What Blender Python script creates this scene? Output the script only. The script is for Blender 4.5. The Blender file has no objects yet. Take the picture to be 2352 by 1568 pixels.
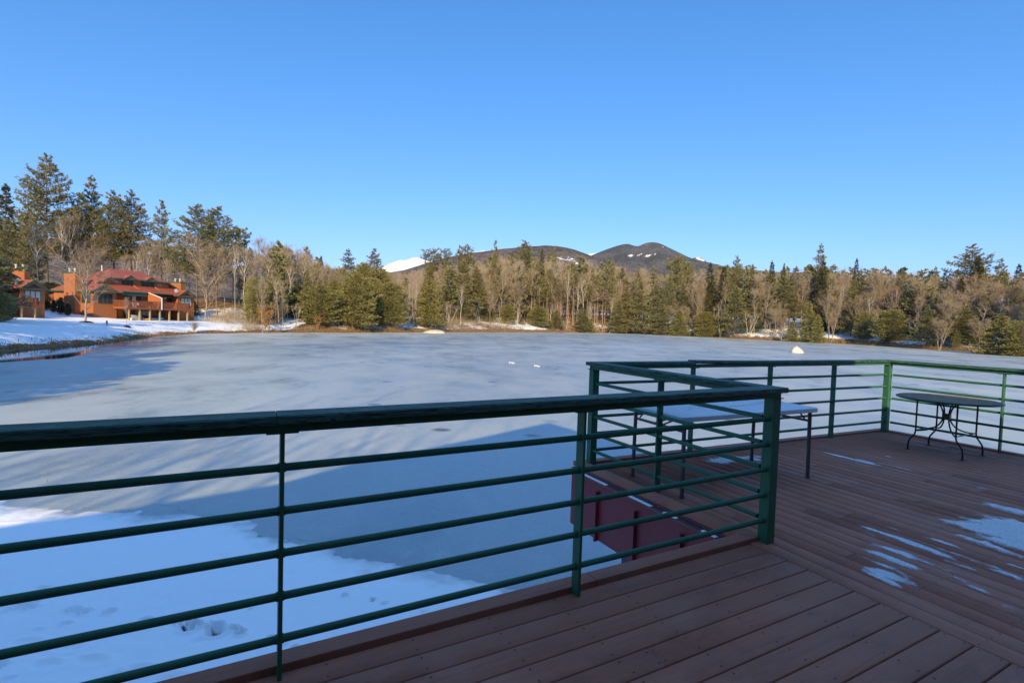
import bpy, math, random
import numpy as np
from mathutils import Matrix, Vector

sc = bpy.context.scene
C = sc.collection
R = math.radians

# ---------------------------------------------------------------- camera, sky, sun, exposure
HC, ICE, TH = 1.55, -2.65, 0.49            # camera height over the deck, ice level, turn of the deck
F_, P_, R_ = 1151.5763, 0.0394, 0.031      # focal length in 2352 px frame, pitch down, roll
cam_d = bpy.data.cameras.new('camera'); cam = bpy.data.objects.new('camera', cam_d); C.objects.link(cam)
cam_d.sensor_fit = 'HORIZONTAL'; cam_d.sensor_width = 36.0; cam_d.lens = 36.0 * F_ / 2352.0
cam_d.clip_start = 0.05; cam_d.clip_end = 40000.0
_f = Vector((0, math.cos(P_), -math.sin(P_))); _u0 = Vector((0, math.sin(P_), math.cos(P_))); _r0 = Vector((1, 0, 0))
_r = _r0 * math.cos(R_) + _u0 * math.sin(R_); _u = _u0 * math.cos(R_) - _r0 * math.sin(R_)
M = Matrix((( _r.x, _u.x, -_f.x, 0), (_r.y, _u.y, -_f.y, 0), (_r.z, _u.z, -_f.z, HC), (0, 0, 0, 1)))
cam.matrix_world = M
sc.camera = cam

SUN_EL, SUN_AZ = R(25.0), R(183.0)         # sun stands behind the camera
w = bpy.data.worlds.new('World'); sc.world = w; w.use_nodes = True
nt = w.node_tree; nt.nodes.clear()
sky = nt.nodes.new('ShaderNodeTexSky'); sky.sky_type = 'NISHITA'; sky.sun_disc = False
sky.sun_elevation = SUN_EL; sky.sun_rotation = SUN_AZ
sky.altitude = 300; sky.air_density = 1.0; sky.dust_density = 0.0; sky.ozone_density = 2.5
# clear deep winter blue: each channel of the sky gets its own contrast and gain
EXPO = 0.5
sp = nt.nodes.new('ShaderNodeSeparateColor'); cb = nt.nodes.new('ShaderNodeCombineColor'); nt.links.new(sky.outputs[0], sp.inputs[0])
for k, (pw, gain) in enumerate(((1.15, 1.13), (0.78, 1.20), (0.75, 1.85))):
    a_ = nt.nodes.new('ShaderNodeMath'); a_.operation = 'MULTIPLY'; a_.inputs[1].default_value = 0.1; nt.links.new(sp.outputs[k], a_.inputs[0])
    b_ = nt.nodes.new('ShaderNodeMath'); b_.operation = 'POWER'; b_.inputs[1].default_value = pw; nt.links.new(a_.outputs[0], b_.inputs[0])
    c_ = nt.nodes.new('ShaderNodeMath'); c_.operation = 'MULTIPLY'; c_.inputs[1].default_value = gain / 0.12 / 2 ** EXPO; nt.links.new(b_.outputs[0], c_.inputs[0]); nt.links.new(c_.outputs[0], cb.inputs[k])
bg = nt.nodes.new('ShaderNodeBackground'); bg.inputs[1].default_value = 0.12
wo = nt.nodes.new('ShaderNodeOutputWorld')
# brightness added to the unseen sky overhead, to lift the shaded snow, ice and deck
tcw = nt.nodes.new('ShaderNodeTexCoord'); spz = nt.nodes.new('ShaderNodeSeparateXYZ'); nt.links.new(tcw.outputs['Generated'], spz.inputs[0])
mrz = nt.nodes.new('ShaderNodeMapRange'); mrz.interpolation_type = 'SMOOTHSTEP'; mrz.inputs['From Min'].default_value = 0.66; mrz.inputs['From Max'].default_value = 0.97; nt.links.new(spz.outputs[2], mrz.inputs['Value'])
sky_lift = nt.nodes.new('ShaderNodeMix'); sky_lift.data_type = 'RGBA'; sky_lift.blend_type = 'ADD'; nt.links.new(mrz.outputs[0], sky_lift.inputs[0]); nt.links.new(cb.outputs[0], sky_lift.inputs[6])
sky_lift.inputs[7].default_value = (0.24 / 0.12 / 2 ** EXPO, 0.34 / 0.12 / 2 ** EXPO, 0.52 / 0.12 / 2 ** EXPO, 1)
nt.links.new(sky_lift.outputs[2], bg.inputs[0]); nt.links.new(bg.outputs[0], wo.inputs[0])

sun_d = bpy.data.lights.new('sun', 'SUN'); sun = bpy.data.objects.new('sun', sun_d); C.objects.link(sun)
sun_d.energy = 4.8; sun_d.angle = R(0.5); sun_d.color = (1.0, 0.76, 0.38)
_s = Vector((math.sin(SUN_AZ) * math.cos(SUN_EL), math.cos(SUN_AZ) * math.cos(SUN_EL), math.sin(SUN_EL)))
sun.rotation_euler = _s.to_track_quat('Z', 'Y').to_euler()
sun.location = (0, -60, 60)
sc.view_settings.view_transform = 'Standard'; sc.view_settings.look = 'None'
sc.view_settings.exposure = EXPO; sc.view_settings.gamma = 1.0
sc.cycles.max_bounces = 5; sc.cycles.diffuse_bounces = 3; sc.cycles.glossy_bounces = 3; sc.cycles.transparent_max_bounces = 6

# ---------------------------------------------------------------- helpers
def ray(u, v):
    U = (u - 1176) / F_; V = (v - 784) / F_
    X = U * math.cos(R_) + V * math.sin(R_); Y = -U * math.sin(R_) + V * math.cos(R_)
    return np.array([X, math.cos(P_) - Y * math.sin(P_), -math.sin(P_) - Y * math.cos(P_)])
def at_z(u, v, z):
    d = ray(u, v); return np.array([0, 0, HC]) + d * ((z - HC) / d[2])
def at_y(u, v, y):
    d = ray(u, v); return np.array([0, 0, HC]) + d * (y / d[1])
def proj(P):
    P = np.asarray(P, float); x, y, z = P[..., 0], P[..., 1], P[..., 2] - HC
    d = y * math.cos(P_) - z * math.sin(P_); uu = y * math.sin(P_) + z * math.cos(P_)
    X = x / d; Y = -uu / d
    return 1176 + F_ * (X * math.cos(R_) - Y * math.sin(R_)), 784 + F_ * (X * math.sin(R_) + Y * math.cos(R_))

def hash2(ix, iy, seed):
    n = (ix.astype(np.int64) * 374761393 + iy.astype(np.int64) * 668265263 + seed * 1442695041) & 0xffffffff
    n = ((n ^ (n >> 13)) * 1274126177) & 0xffffffff
    return ((n ^ (n >> 16)) & 0xffff) / 65535.0
def vnoise(x, y, seed=0):
    x = np.asarray(x, float); y = np.asarray(y, float)
    ix, iy = np.floor(x), np.floor(y); fx, fy = x - ix, y - iy
    fx = fx * fx * (3 - 2 * fx); fy = fy * fy * (3 - 2 * fy)
    a = hash2(ix, iy, seed); b = hash2(ix + 1, iy, seed); c = hash2(ix, iy + 1, seed); d = hash2(ix + 1, iy + 1, seed)
    return (a * (1 - fx) + b * fx) * (1 - fy) + (c * (1 - fx) + d * fx) * fy
def fbm(x, y, seed=0, oct=4):
    s = 0; a = 0.5
    for i in range(oct):
        s = s + a * vnoise(x * 2 ** i, y * 2 ** i, seed + i * 17); a *= 0.5
    return s / (1 - 0.5 ** oct)

class MB:
    """collects verts and faces, builds them as ONE mesh object"""
    def __init__(self): self.v = []; self.f = []; self.m = []
    def add(self, V, Fc, m=0):
        n = len(self.v); self.v += [tuple(p) for p in V]; self.f += [tuple(i + n for i in q) for q in Fc]; self.m += [m] * len(Fc)
    def box(self, x0, x1, y0, y1, z0, z1, m=0):
        self.add([(x0, y0, z0), (x1, y0, z0), (x1, y1, z0), (x0, y1, z0), (x0, y0, z1), (x1, y0, z1), (x1, y1, z1), (x0, y1, z1)],
                 [(0, 3, 2, 1), (4, 5, 6, 7), (0, 1, 5, 4), (1, 2, 6, 5), (2, 3, 7, 6), (3, 0, 4, 7)], m)
    def beam(self, a, b, w, h, m=0, up=(0, 0, 1)):
        a = Vector(a); b = Vector(b); d = (b - a).normalized(); s = d.cross(Vector(up)).normalized(); t = s.cross(d)
        V = [p + s * i * w / 2 + t * j * h / 2 for p in (a, b) for i, j in ((-1, -1), (1, -1), (1, 1), (-1, 1))]
        self.add(V, [(0, 1, 2, 3), (7, 6, 5, 4), (0, 4, 5, 1), (1, 5, 6, 2), (2, 6, 7, 3), (3, 7, 4, 0)], m)
    def tube(self, pts, r, n=8, m=0, cap=True):
        pts = [Vector(p) for p in pts]; k = len(pts); rr = r if hasattr(r, '__len__') else [r] * k
        V = []; prev = None
        for i, p in enumerate(pts):
            d = (pts[min(i + 1, k - 1)] - pts[max(i - 1, 0)]).normalized()
            if prev is None:
                s = d.cross(Vector((0, 0, 1)))
                if s.length < 1e-3: s = d.cross(Vector((1, 0, 0)))
            else: s = prev - d * prev.dot(d)
            s.normalize(); prev = s; t = d.cross(s)
            V += [p + (s * math.cos(2 * math.pi * j / n) + t * math.sin(2 * math.pi * j / n)) * rr[i] for j in range(n)]
        Fc = [(i * n + j, i * n + (j + 1) % n, (i + 1) * n + (j + 1) % n, (i + 1) * n + j) for i in range(k - 1) for j in range(n)]
        if cap: Fc += [tuple(range(n - 1, -1, -1)), tuple((k - 1) * n + j for j in range(n))]
        self.add(V, Fc, m)
    def extrude(self, poly, vec, m=0):
        n = len(poly); vec = Vector(vec); V = [Vector(p) for p in poly]; V += [p + vec for p in V]
        self.add(V, [tuple(range(n - 1, -1, -1)), tuple(range(n, 2 * n))] + [(i, (i + 1) % n, n + (i + 1) % n, n + i) for i in range(n)], m)
    def slab(self, poly, t, m=0):
        """a sheet polygon given thickness t downwards along its normal"""
        p = [Vector(q) for q in poly]; nrm = (p[1] - p[0]).cross(p[2] - p[0]).normalized()
        if nrm.z < 0: nrm = -nrm; p = p[::-1]
        self.extrude(p, -nrm * t, m)
    def disc(self, c, r, z0, z1, n=24, m=0):
        self.tube([(c[0], c[1], z0), (c[0], c[1], z1)], r, n, m)
    def build(self, name, mats, parent=None, smooth=False, bevel=0, loc=None):
        me = bpy.data.meshes.new(name); me.from_pydata(self.v, [], self.f)
        mats = mats if isinstance(mats, (list, tuple)) else [mats]
        for m_ in mats: me.materials.append(m_)
        me.polygons.foreach_set('material_index', self.m)
        if smooth: me.polygons.foreach_set('use_smooth', [True] * len(self.f))
        me.update()
        import bmesh
        bm = bmesh.new(); bm.from_mesh(me); bmesh.ops.recalc_face_normals(bm, faces=bm.faces); bm.to_mesh(me); bm.free()
        o = bpy.data.objects.new(name, me); C.objects.link(o)
        if parent: o.parent = parent
        if loc is not None: o.location = loc
        if bevel:
            md = o.modifiers.new('bevel', 'BEVEL'); md.width = bevel; md.segments = 2; md.limit_method = 'ANGLE'; md.angle_limit = R(40)
        return o

def np_mesh(name, V, Fc, mats, matidx=None, attrs=None, smooth=False, parent=None, link=True):
    """V (n,3), Fc (m,4) or (m,3) arrays -> mesh object"""
    V = np.ascontiguousarray(V, np.float32); Fc = np.ascontiguousarray(Fc, np.int32); m, k = Fc.shape
    me = bpy.data.meshes.new(name); me.vertices.add(len(V)); me.vertices.foreach_set('co', V.ravel())
    me.loops.add(m * k); me.loops.foreach_set('vertex_index', Fc.ravel())
    me.polygons.add(m); me.polygons.foreach_set('loop_start', np.arange(0, m * k, k, dtype=np.int32))
    me.polygons.foreach_set('loop_total', np.full(m, k, np.int32))
    for mm in (mats if isinstance(mats, (list, tuple)) else [mats]): me.materials.append(mm)
    if matidx is not None: me.polygons.foreach_set('material_index', np.ascontiguousarray(matidx, np.int32))
    if smooth: me.polygons.foreach_set('use_smooth', np.ones(m, bool))
    me.update(calc_edges=True)
    for nm, (dom, arr) in (attrs or {}).items():
        a = me.attributes.new(nm, 'FLOAT', dom); a.data.foreach_set('value', np.ascontiguousarray(arr, np.float32))
    if not link: return me
    o = bpy.data.objects.new(name, me); C.objects.link(o)
    if parent: o.parent = parent
    return o

def tag(o, label=None, cat=None, group=None, kind=None):
    if label: o['label'] = label
    if cat: o['category'] = cat
    if group: o['group'] = group
    if kind: o['kind'] = kind
    return o
def thing(name, label, cat, loc=(0, 0, 0), rz=0.0, group=None):
    o = bpy.data.objects.new(name, None); C.objects.link(o); o.location = loc; o.rotation_euler = (0, 0, rz); o.empty_display_size = 0.2
    return tag(o, label, cat, group)
def children(o): return [c for c in bpy.data.objects if c.parent is o]
def copy_tree(o, parent=None):
    c = o.copy(); C.objects.link(c)
    if parent: c.parent = parent
    for ch in children(o):
        copy_tree(ch, c)
    return c

# ---------------------------------------------------------------- materials
class NB:
    """small node builder"""
    def __init__(self, name):
        self.mat = bpy.data.materials.new(name); self.mat.use_nodes = True; self.t = self.mat.node_tree
        self.b = self.t.nodes['Principled BSDF']
    def n(self, typ, **kw):
        x = self.t.nodes.new(typ)
        for k, v in kw.items():
            if k.startswith('i_'):
                key = k[2:]; key = int(key) if key.isdigit() else key.replace('_', ' ')
                if hasattr(v, 'node'): self.t.links.new(v, x.inputs[key])
                else: x.inputs[key].default_value = v
            else: setattr(x, k, v)
        return x
    def link(self, a, b): self.t.links.new(a, b)
    def coord(self, out='Object', scale=(1, 1, 1), rot=(0, 0, 0)):
        c = self.n('ShaderNodeTexCoord'); mp = self.n('ShaderNodeMapping'); self.link(c.outputs[out], mp.inputs[0])
        mp.inputs['Scale'].default_value = scale; mp.inputs['Rotation'].default_value = rot; return mp.outputs[0]
    def pos(self, scale=(1, 1, 1), rot=(0, 0, 0)):
        c = self.n('ShaderNodeNewGeometry'); mp = self.n('ShaderNodeMapping'); self.link(c.outputs['Position'], mp.inputs[0])
        mp.inputs['Scale'].default_value = scale; mp.inputs['Rotation'].default_value = rot; return mp.outputs[0]
    def noise(self, vec, scale=1.0, detail=4, rough=0.55, dist=0.0):
        return self.n('ShaderNodeTexNoise', i_Vector=vec, i_Scale=scale, i_Detail=detail, i_Roughness=rough, i_Distortion=dist).outputs['Fac']
    def ramp(self, fac, stops):
        r = self.n('ShaderNodeValToRGB', i_Fac=fac); e = r.color_ramp.elements
        while len(e) < len(stops): e.new(0.5)
        for el, (p, c) in zip(e, stops):
            el.position = p; el.color = (c, c, c, 1) if not hasattr(c, '__len__') else (*c, 1)
        return r.outputs['Color']
    def mix(self, fac, a, b, blend='MIX'):
        m = self.n('ShaderNodeMix', data_type='RGBA', blend_type=blend)
        for k, v in ((0, fac), (6, a), (7, b)):
            if hasattr(v, 'node'): self.link(v, m.inputs[k])
            else: m.inputs[k].default_value = v if not hasattr(v, '__len__') or len(v) == 4 else (*v, 1)
        return m.outputs[2]
    def math(self, op, a, b=0.5, clamp=False):
        m = self.n('ShaderNodeMath', operation=op, use_clamp=clamp)
        for k, v in ((0, a), (1, b)):
            if hasattr(v, 'node'): self.link(v, m.inputs[k])
            else: m.inputs[k].default_value = v
        return m.outputs[0]
    def attr(self, name): return self.n('ShaderNodeAttribute', attribute_name=name).outputs['Fac']
    def bump(self, h, strength=0.3, dist=0.01):
        b = self.n('ShaderNodeBump', i_Height=h, i_Strength=strength, i_Distance=dist); self.link(b.outputs[0], self.b.inputs['Normal'])
    def set(self, color=None, rough=None, spec=None, metal=None):
        for k, v in (('Base Color', color), ('Roughness', rough), ('Specular IOR Level', spec), ('Metallic', metal)):
            if v is None: continue
            if hasattr(v, 'node'): self.link(v, self.b.inputs[k])
            else: self.b.inputs[k].default_value = v if not hasattr(v, '__len__') else ((*v, 1) if len(v) == 3 else v)
        return self.mat

def paint(name, col, rough=0.5, var=0.15, scale=3.0, spec=0.4, bump=0.0):
    q = NB(name); nz = q.noise(q.coord('Object'), scale, 5)
    c = q.mix(q.math('MULTIPLY', nz, 1.0), [x * (1 - var) for x in col], [min(1, x * (1 + var)) for x in col])
    if bump: q.bump(q.noise(q.coord('Object'), scale * 12, 4), bump, 0.01)
    return q.set(c, rough, spec)

def mat_rail():
    q = NB('green_rail_paint'); nz = q.noise(q.coord('Object'), 6, 5)
    c = q.mix(nz, (0.028, 0.108, 0.066), (0.044, 0.158, 0.088))
    sp = q.ramp(q.noise(q.coord('Object'), 55, 2), [(0.74, 0.0), (0.80, 1.0)])
    c = q.mix(q.math('MULTIPLY', sp, 0.35), c, (0.10, 0.20, 0.15))
    q.bump(q.noise(q.coord('Object'), 40, 3), 0.06, 0.005)
    return q.set(c, 0.5, 0.2)
def mat_cap(along):
    q = NB('weathered_green_wood'); sc_ = (1.6, 34, 34) if along == 'x' else (34, 1.6, 34)
    g = q.noise(q.coord('Object', sc_), 2.6, 6, 0.65, 1.2)
    cr = q.ramp(g, [(0.40, 0.0), (0.47, 1.0), (0.55, 0.8), (0.62, 0.1)])
    nrm = q.n('ShaderNodeNewGeometry').outputs['Normal']
    c = q.mix(cr, (0.008, 0.024, 0.022), (0.070, 0.185, 0.130))
    fle = q.ramp(q.noise(q.coord('Object', sc_), 5.0, 3), [(0.66, 0.0), (0.72, 1.0)])
    c = q.mix(q.math('MULTIPLY', fle, 0.5), c, (0.22, 0.32, 0.28))
    q.bump(cr, 0.9, 0.008)
    return q.set(c, 0.55, 0.3)
def mat_deck(along, name):
    q = NB(name); sc_ = (1.0, 26, 4) if along == 'x' else (26, 1.0, 4)
    co = q.coord('Object', sc_)
    rnd = q.attr('rnd')
    ad = q.n('ShaderNodeVectorMath', operation='ADD'); q.link(co, ad.inputs[0])
    cmb = q.n('ShaderNodeCombineXYZ'); q.link(q.math('MULTIPLY', rnd, 37.0), cmb.inputs[0]); q.link(q.math('MULTIPLY', rnd, 91.0), cmb.inputs[1]); q.link(cmb.outputs[0], ad.inputs[1])
    g = q.noise(ad.outputs[0], 1.3, 6, 0.62, 1.6)
    c = q.ramp(g, [(0.30, (0.355, 0.120, 0.072)), (0.44, (0.42, 0.150, 0.090)), (0.58, (0.44, 0.160, 0.096)), (0.70, (0.475, 0.176, 0.107))])
    c = q.mix(q.math('MULTIPLY', rnd, 0.06), c, (0.26, 0.095, 0.062))
    wear = q.noise(q.coord('Object'), 1.7, 5)
    c = q.mix(q.ramp(wear, [(0.5, 0.0), (0.75, 0.45)]), c, (0.46, 0.24, 0.18))
    st = q.noise(q.coord('Object', (.8, 1.3, 1)), 2.1, 7, .7); c = q.mix(q.ramp(st, [(0.50, 0.0), (0.62, 0.30)]), c, (0.17, 0.075, 0.052)); sf = q.noise(q.coord('Object'), 60, 2); c = q.mix(q.ramp(sf, [(0.70, 0.0), (0.78, 0.35)]), c, (0.5, 0.36, 0.28))
    q.bump(g, 0.35, 0.004)
    return q.set(c, q.ramp(wear, [(0.3, 0.55), (0.7, 0.75)]), 0.2)
def mat_snow(name='snow', deck=False):
    q = NB(name); p = q.pos()
    a = q.noise(p, 0.9, 6, 0.6); b = q.noise(p, 9.0, 5, 0.6)
    c = q.mix(a, (0.80, 0.81, 0.83), (0.90, 0.90, 0.90))
    c = q.mix(a, (0.93, 0.94, 0.95), (0.97, 0.97, 0.97))
    c = q.mix(q.attr('soil'), c, (0.055, 0.05, 0.05))
    q.bump(q.math('ADD', q.math('MULTIPLY', a, 1.0), q.math('ADD', q.math('MULTIPLY', b, 0.3), q.math('MULTIPLY', q.noise(p, 38, 4, .7), .10))), 0.6, 0.05)
    return q.set(c, 0.7, 0.25)
def mat_ground():
    q = NB('snow_and_leaf_litter'); p = q.pos()
    lit = q.attr('litter')
    nz = q.noise(p, 0.55, 7, 0.68); fine = q.noise(p, 3.2, 6, 0.7)
    v = q.math('ADD', q.math('MULTIPLY', nz, 0.6), q.math('MULTIPLY', fine, 0.4))
    m = q.math('SUBTRACT', q.math('ADD', v, lit), 1.0)
    mk = q.ramp(q.math('ADD', m, 0.5), [(0.47, 0.0), (0.55, 1.0)])
    lc = q.ramp(q.noise(p, 2.3, 6, 0.7), [(0.3, (0.060, 0.038, 0.020)), (0.5, (0.200, 0.115, 0.050)), (0.72, (0.30, 0.19, 0.085))])
    c = q.mix(mk, (0.86, 0.87, 0.89), lc)
    q.bump(q.math('ADD', nz, fine), 0.6, 0.12)
    return q.set(c, 0.8, 0.2)
def mat_ice():
    q = NB('lake_ice'); p = q.pos()
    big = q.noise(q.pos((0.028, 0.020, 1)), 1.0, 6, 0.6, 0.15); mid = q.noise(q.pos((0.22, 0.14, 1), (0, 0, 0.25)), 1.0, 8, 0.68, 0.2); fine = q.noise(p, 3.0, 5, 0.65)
    fr = q.attr('frost_reflect')  # frost tone, with reflected sky and treeline bands painted in
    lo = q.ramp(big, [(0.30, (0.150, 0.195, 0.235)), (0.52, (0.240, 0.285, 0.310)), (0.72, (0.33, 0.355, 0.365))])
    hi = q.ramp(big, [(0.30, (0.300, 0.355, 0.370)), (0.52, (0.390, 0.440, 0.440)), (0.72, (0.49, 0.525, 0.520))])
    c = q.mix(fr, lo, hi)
    c = q.mix(q.ramp(mid, [(0.42, 0.0), (0.74, 0.45)]), c, (0.54, 0.55, 0.54))
    c = q.mix(q.ramp(mid, [(0.28, 0.75), (0.48, 0.0)]), c, (0.17, 0.205, 0.22))
    c = q.mix(q.ramp(fine, [(0.55, 0.0), (0.8, 0.3)]), c, (0.64, 0.64, 0.63)); gr = q.noise(p, 14, 5, .7); c = q.mix(q.ramp(gr, [(0.30, 0.45), (0.46, 0.0)]), c, (0.20, 0.23, 0.24)); c = q.mix(q.ramp(gr, [(0.60, 0.0), (0.74, 0.5)]), c, (0.66, 0.67, 0.67))
    # melt pits: small dark dimples
    vo = q.n('ShaderNodeTexVoronoi', i_Vector=q.pos((0.36, 0.42, 1)), i_Scale=1.0, i_Randomness=1.0)
    pit = q.ramp(q.math('ADD', vo.outputs['Distance'], q.math('MULTIPLY', q.noise(p, 6, 3), 0.06)), [(0.11, 1.0), (0.19, 0.0)])
    rare = q.ramp(q.noise(p, 0.11, 3), [(0.40, 0.0), (0.52, 1.0)])
    c = q.mix(q.math('MULTIPLY', q.math('MULTIPLY', pit, rare), 0.85), c, (0.07, 0.095, 0.11))
    wet = q.attr('wet')
    c = q.mix(wet, c, (0.13, 0.12, 0.12))
    ro = q.ramp(mid, [(0.3, 0.20), (0.65, 0.55)])
    ro2 = q.mix(wet, ro, (0.10, 0.10, 0.10))
    q.bump(q.math('ADD', mid, q.math('MULTIPLY', fine, 0.3)), 0.10, 0.05)
    return q.set(c, ro2, 0.5)
def mat_water():
    q = NB('open_water'); q.bump(q.noise(q.pos((0.5, 1.2, 1)), 1.5, 3), 0.05, 0.02)
    return q.set((0.012, 0.016, 0.016), 0.04, 0.5)
def mat_siding(name, col):
    q = NB(name); co = q.coord('Object')
    sep = q.n('ShaderNodeSeparateXYZ', i_0=co); fr = q.math('FRACT', q.math('MULTIPLY', sep.outputs[2], 4.2), 0)
    nz = q.noise(q.coord('Object', (1.2, 1.2, 6)), 2.0, 5)
    c = q.mix(nz, [x * 0.78 for x in col], [x * 1.15 for x in col])
    c = q.mix(q.ramp(fr, [(0.0, 0.45), (0.12, 0.0)]), c, [x * 0.4 for x in col])
    q.bump(fr, 0.5, 0.02)
    return q.set(c, 0.62, 0.3)
def mat_roof(name, col):
    q = NB(name); nz = q.noise(q.pos((1, 1, 2)), 0.7, 5); f2 = q.noise(q.pos(), 5.0, 3)
    c = q.mix(nz, [x * 0.82 for x in col], [x * 1.15 for x in col]); c = q.mix(q.math('MULTIPLY', f2, 0.2), c, [x * 0.6 for x in col])
    return q.set(c, 0.55, 0.35)
def mat_glass():
    q = NB('window_glass'); nz = q.noise(q.pos(), 0.7, 2)
    return q.set(q.mix(nz, (0.02, 0.022, 0.024), (0.06, 0.065, 0.065)), 0.08, 0.6)
def mat_bark(name, a, b, birch=False):
    q = NB(name); nz = q.noise(q.coord('Object', (3, 3, 0.7) if not birch else (1, 1, 5)), 2.2, 5, 0.65)
    inf = q.n('ShaderNodeObjectInfo').outputs['Random']
    c = q.ramp(nz, [(0.3, a), (0.7, b)]) if not birch else q.ramp(nz, [(0.30, (0.10, 0.09, 0.08)), (0.38, a), (0.8, b)])
    c = q.mix(q.math('MULTIPLY', inf, 0.35), c, [x * 0.6 for x in b])
    q.bump(nz, 0.5, 0.03)
    return q.set(c, 0.85, 0.15)
def mat_needles(name, dark, light, alt):
    q = NB(name); rnd = q.attr('rnd'); inf = q.n('ShaderNodeObjectInfo').outputs['Random']
    c = q.mix(rnd, dark, light)
    c = q.mix(q.math('MULTIPLY', inf, 0.7), c, q.mix(rnd, [x * 0.7 for x in alt], alt))
    return q.set(c, 0.6, 0.25)
def mat_twig(name, a, b):
    q = NB(name); rnd = q.attr('rnd'); inf = q.n('ShaderNodeObjectInfo').outputs['Random']
    c = q.mix(q.math('ADD', q.math('MULTIPLY', rnd, 0.5), q.math('MULTIPLY', inf, 0.5)), a, b)
    return q.set(c, 0.8, 0.15)
def mat_mountain(name, dark, bare, snow=0.86):
    q = NB(name); p = q.pos()
    a = q.noise(p, 0.0035, 6, 0.65); b = q.noise(p, 0.035, 5, 0.7); d = q.noise(p, 0.011, 5, 0.7, 0.6)
    c = q.mix(q.ramp(q.math('ADD', q.math('MULTIPLY', a, 0.65), q.math('MULTIPLY', d, 0.35)), [(0.42, 0.0), (0.60, 1.0)]), dark, bare)
    c = q.mix(q.ramp(b, [(0.42, 0.0), (0.62, 0.6)]), c, [x * 0.35 for x in dark])
    fi = q.noise(p, 0.085, 3, 0.8); c = q.mix(q.ramp(fi, [(0.50, 0.0), (0.66, 0.75)]), c, [x * 1.15 for x in bare]); c = q.mix(q.ramp(fi, [(0.34, 0.8), (0.46, 0.0)]), c, [x * 0.4 for x in dark])
    at = q.attr('snow')
    mk = q.ramp(q.math('ADD', at, q.math('MULTIPLY', q.math('SUBTRACT', q.math('ADD', q.math('MULTIPLY', b, .35), q.math('MULTIPLY', fi, .65)), 0.5), 2.6)), [(0.44, 0.0), (0.60, 1.0)])
    c = q.mix(mk, c, (snow, snow, snow))
    q.bump(b, 1.0, 18.0)
    return q.set(c, 0.9, 0.1)

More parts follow.
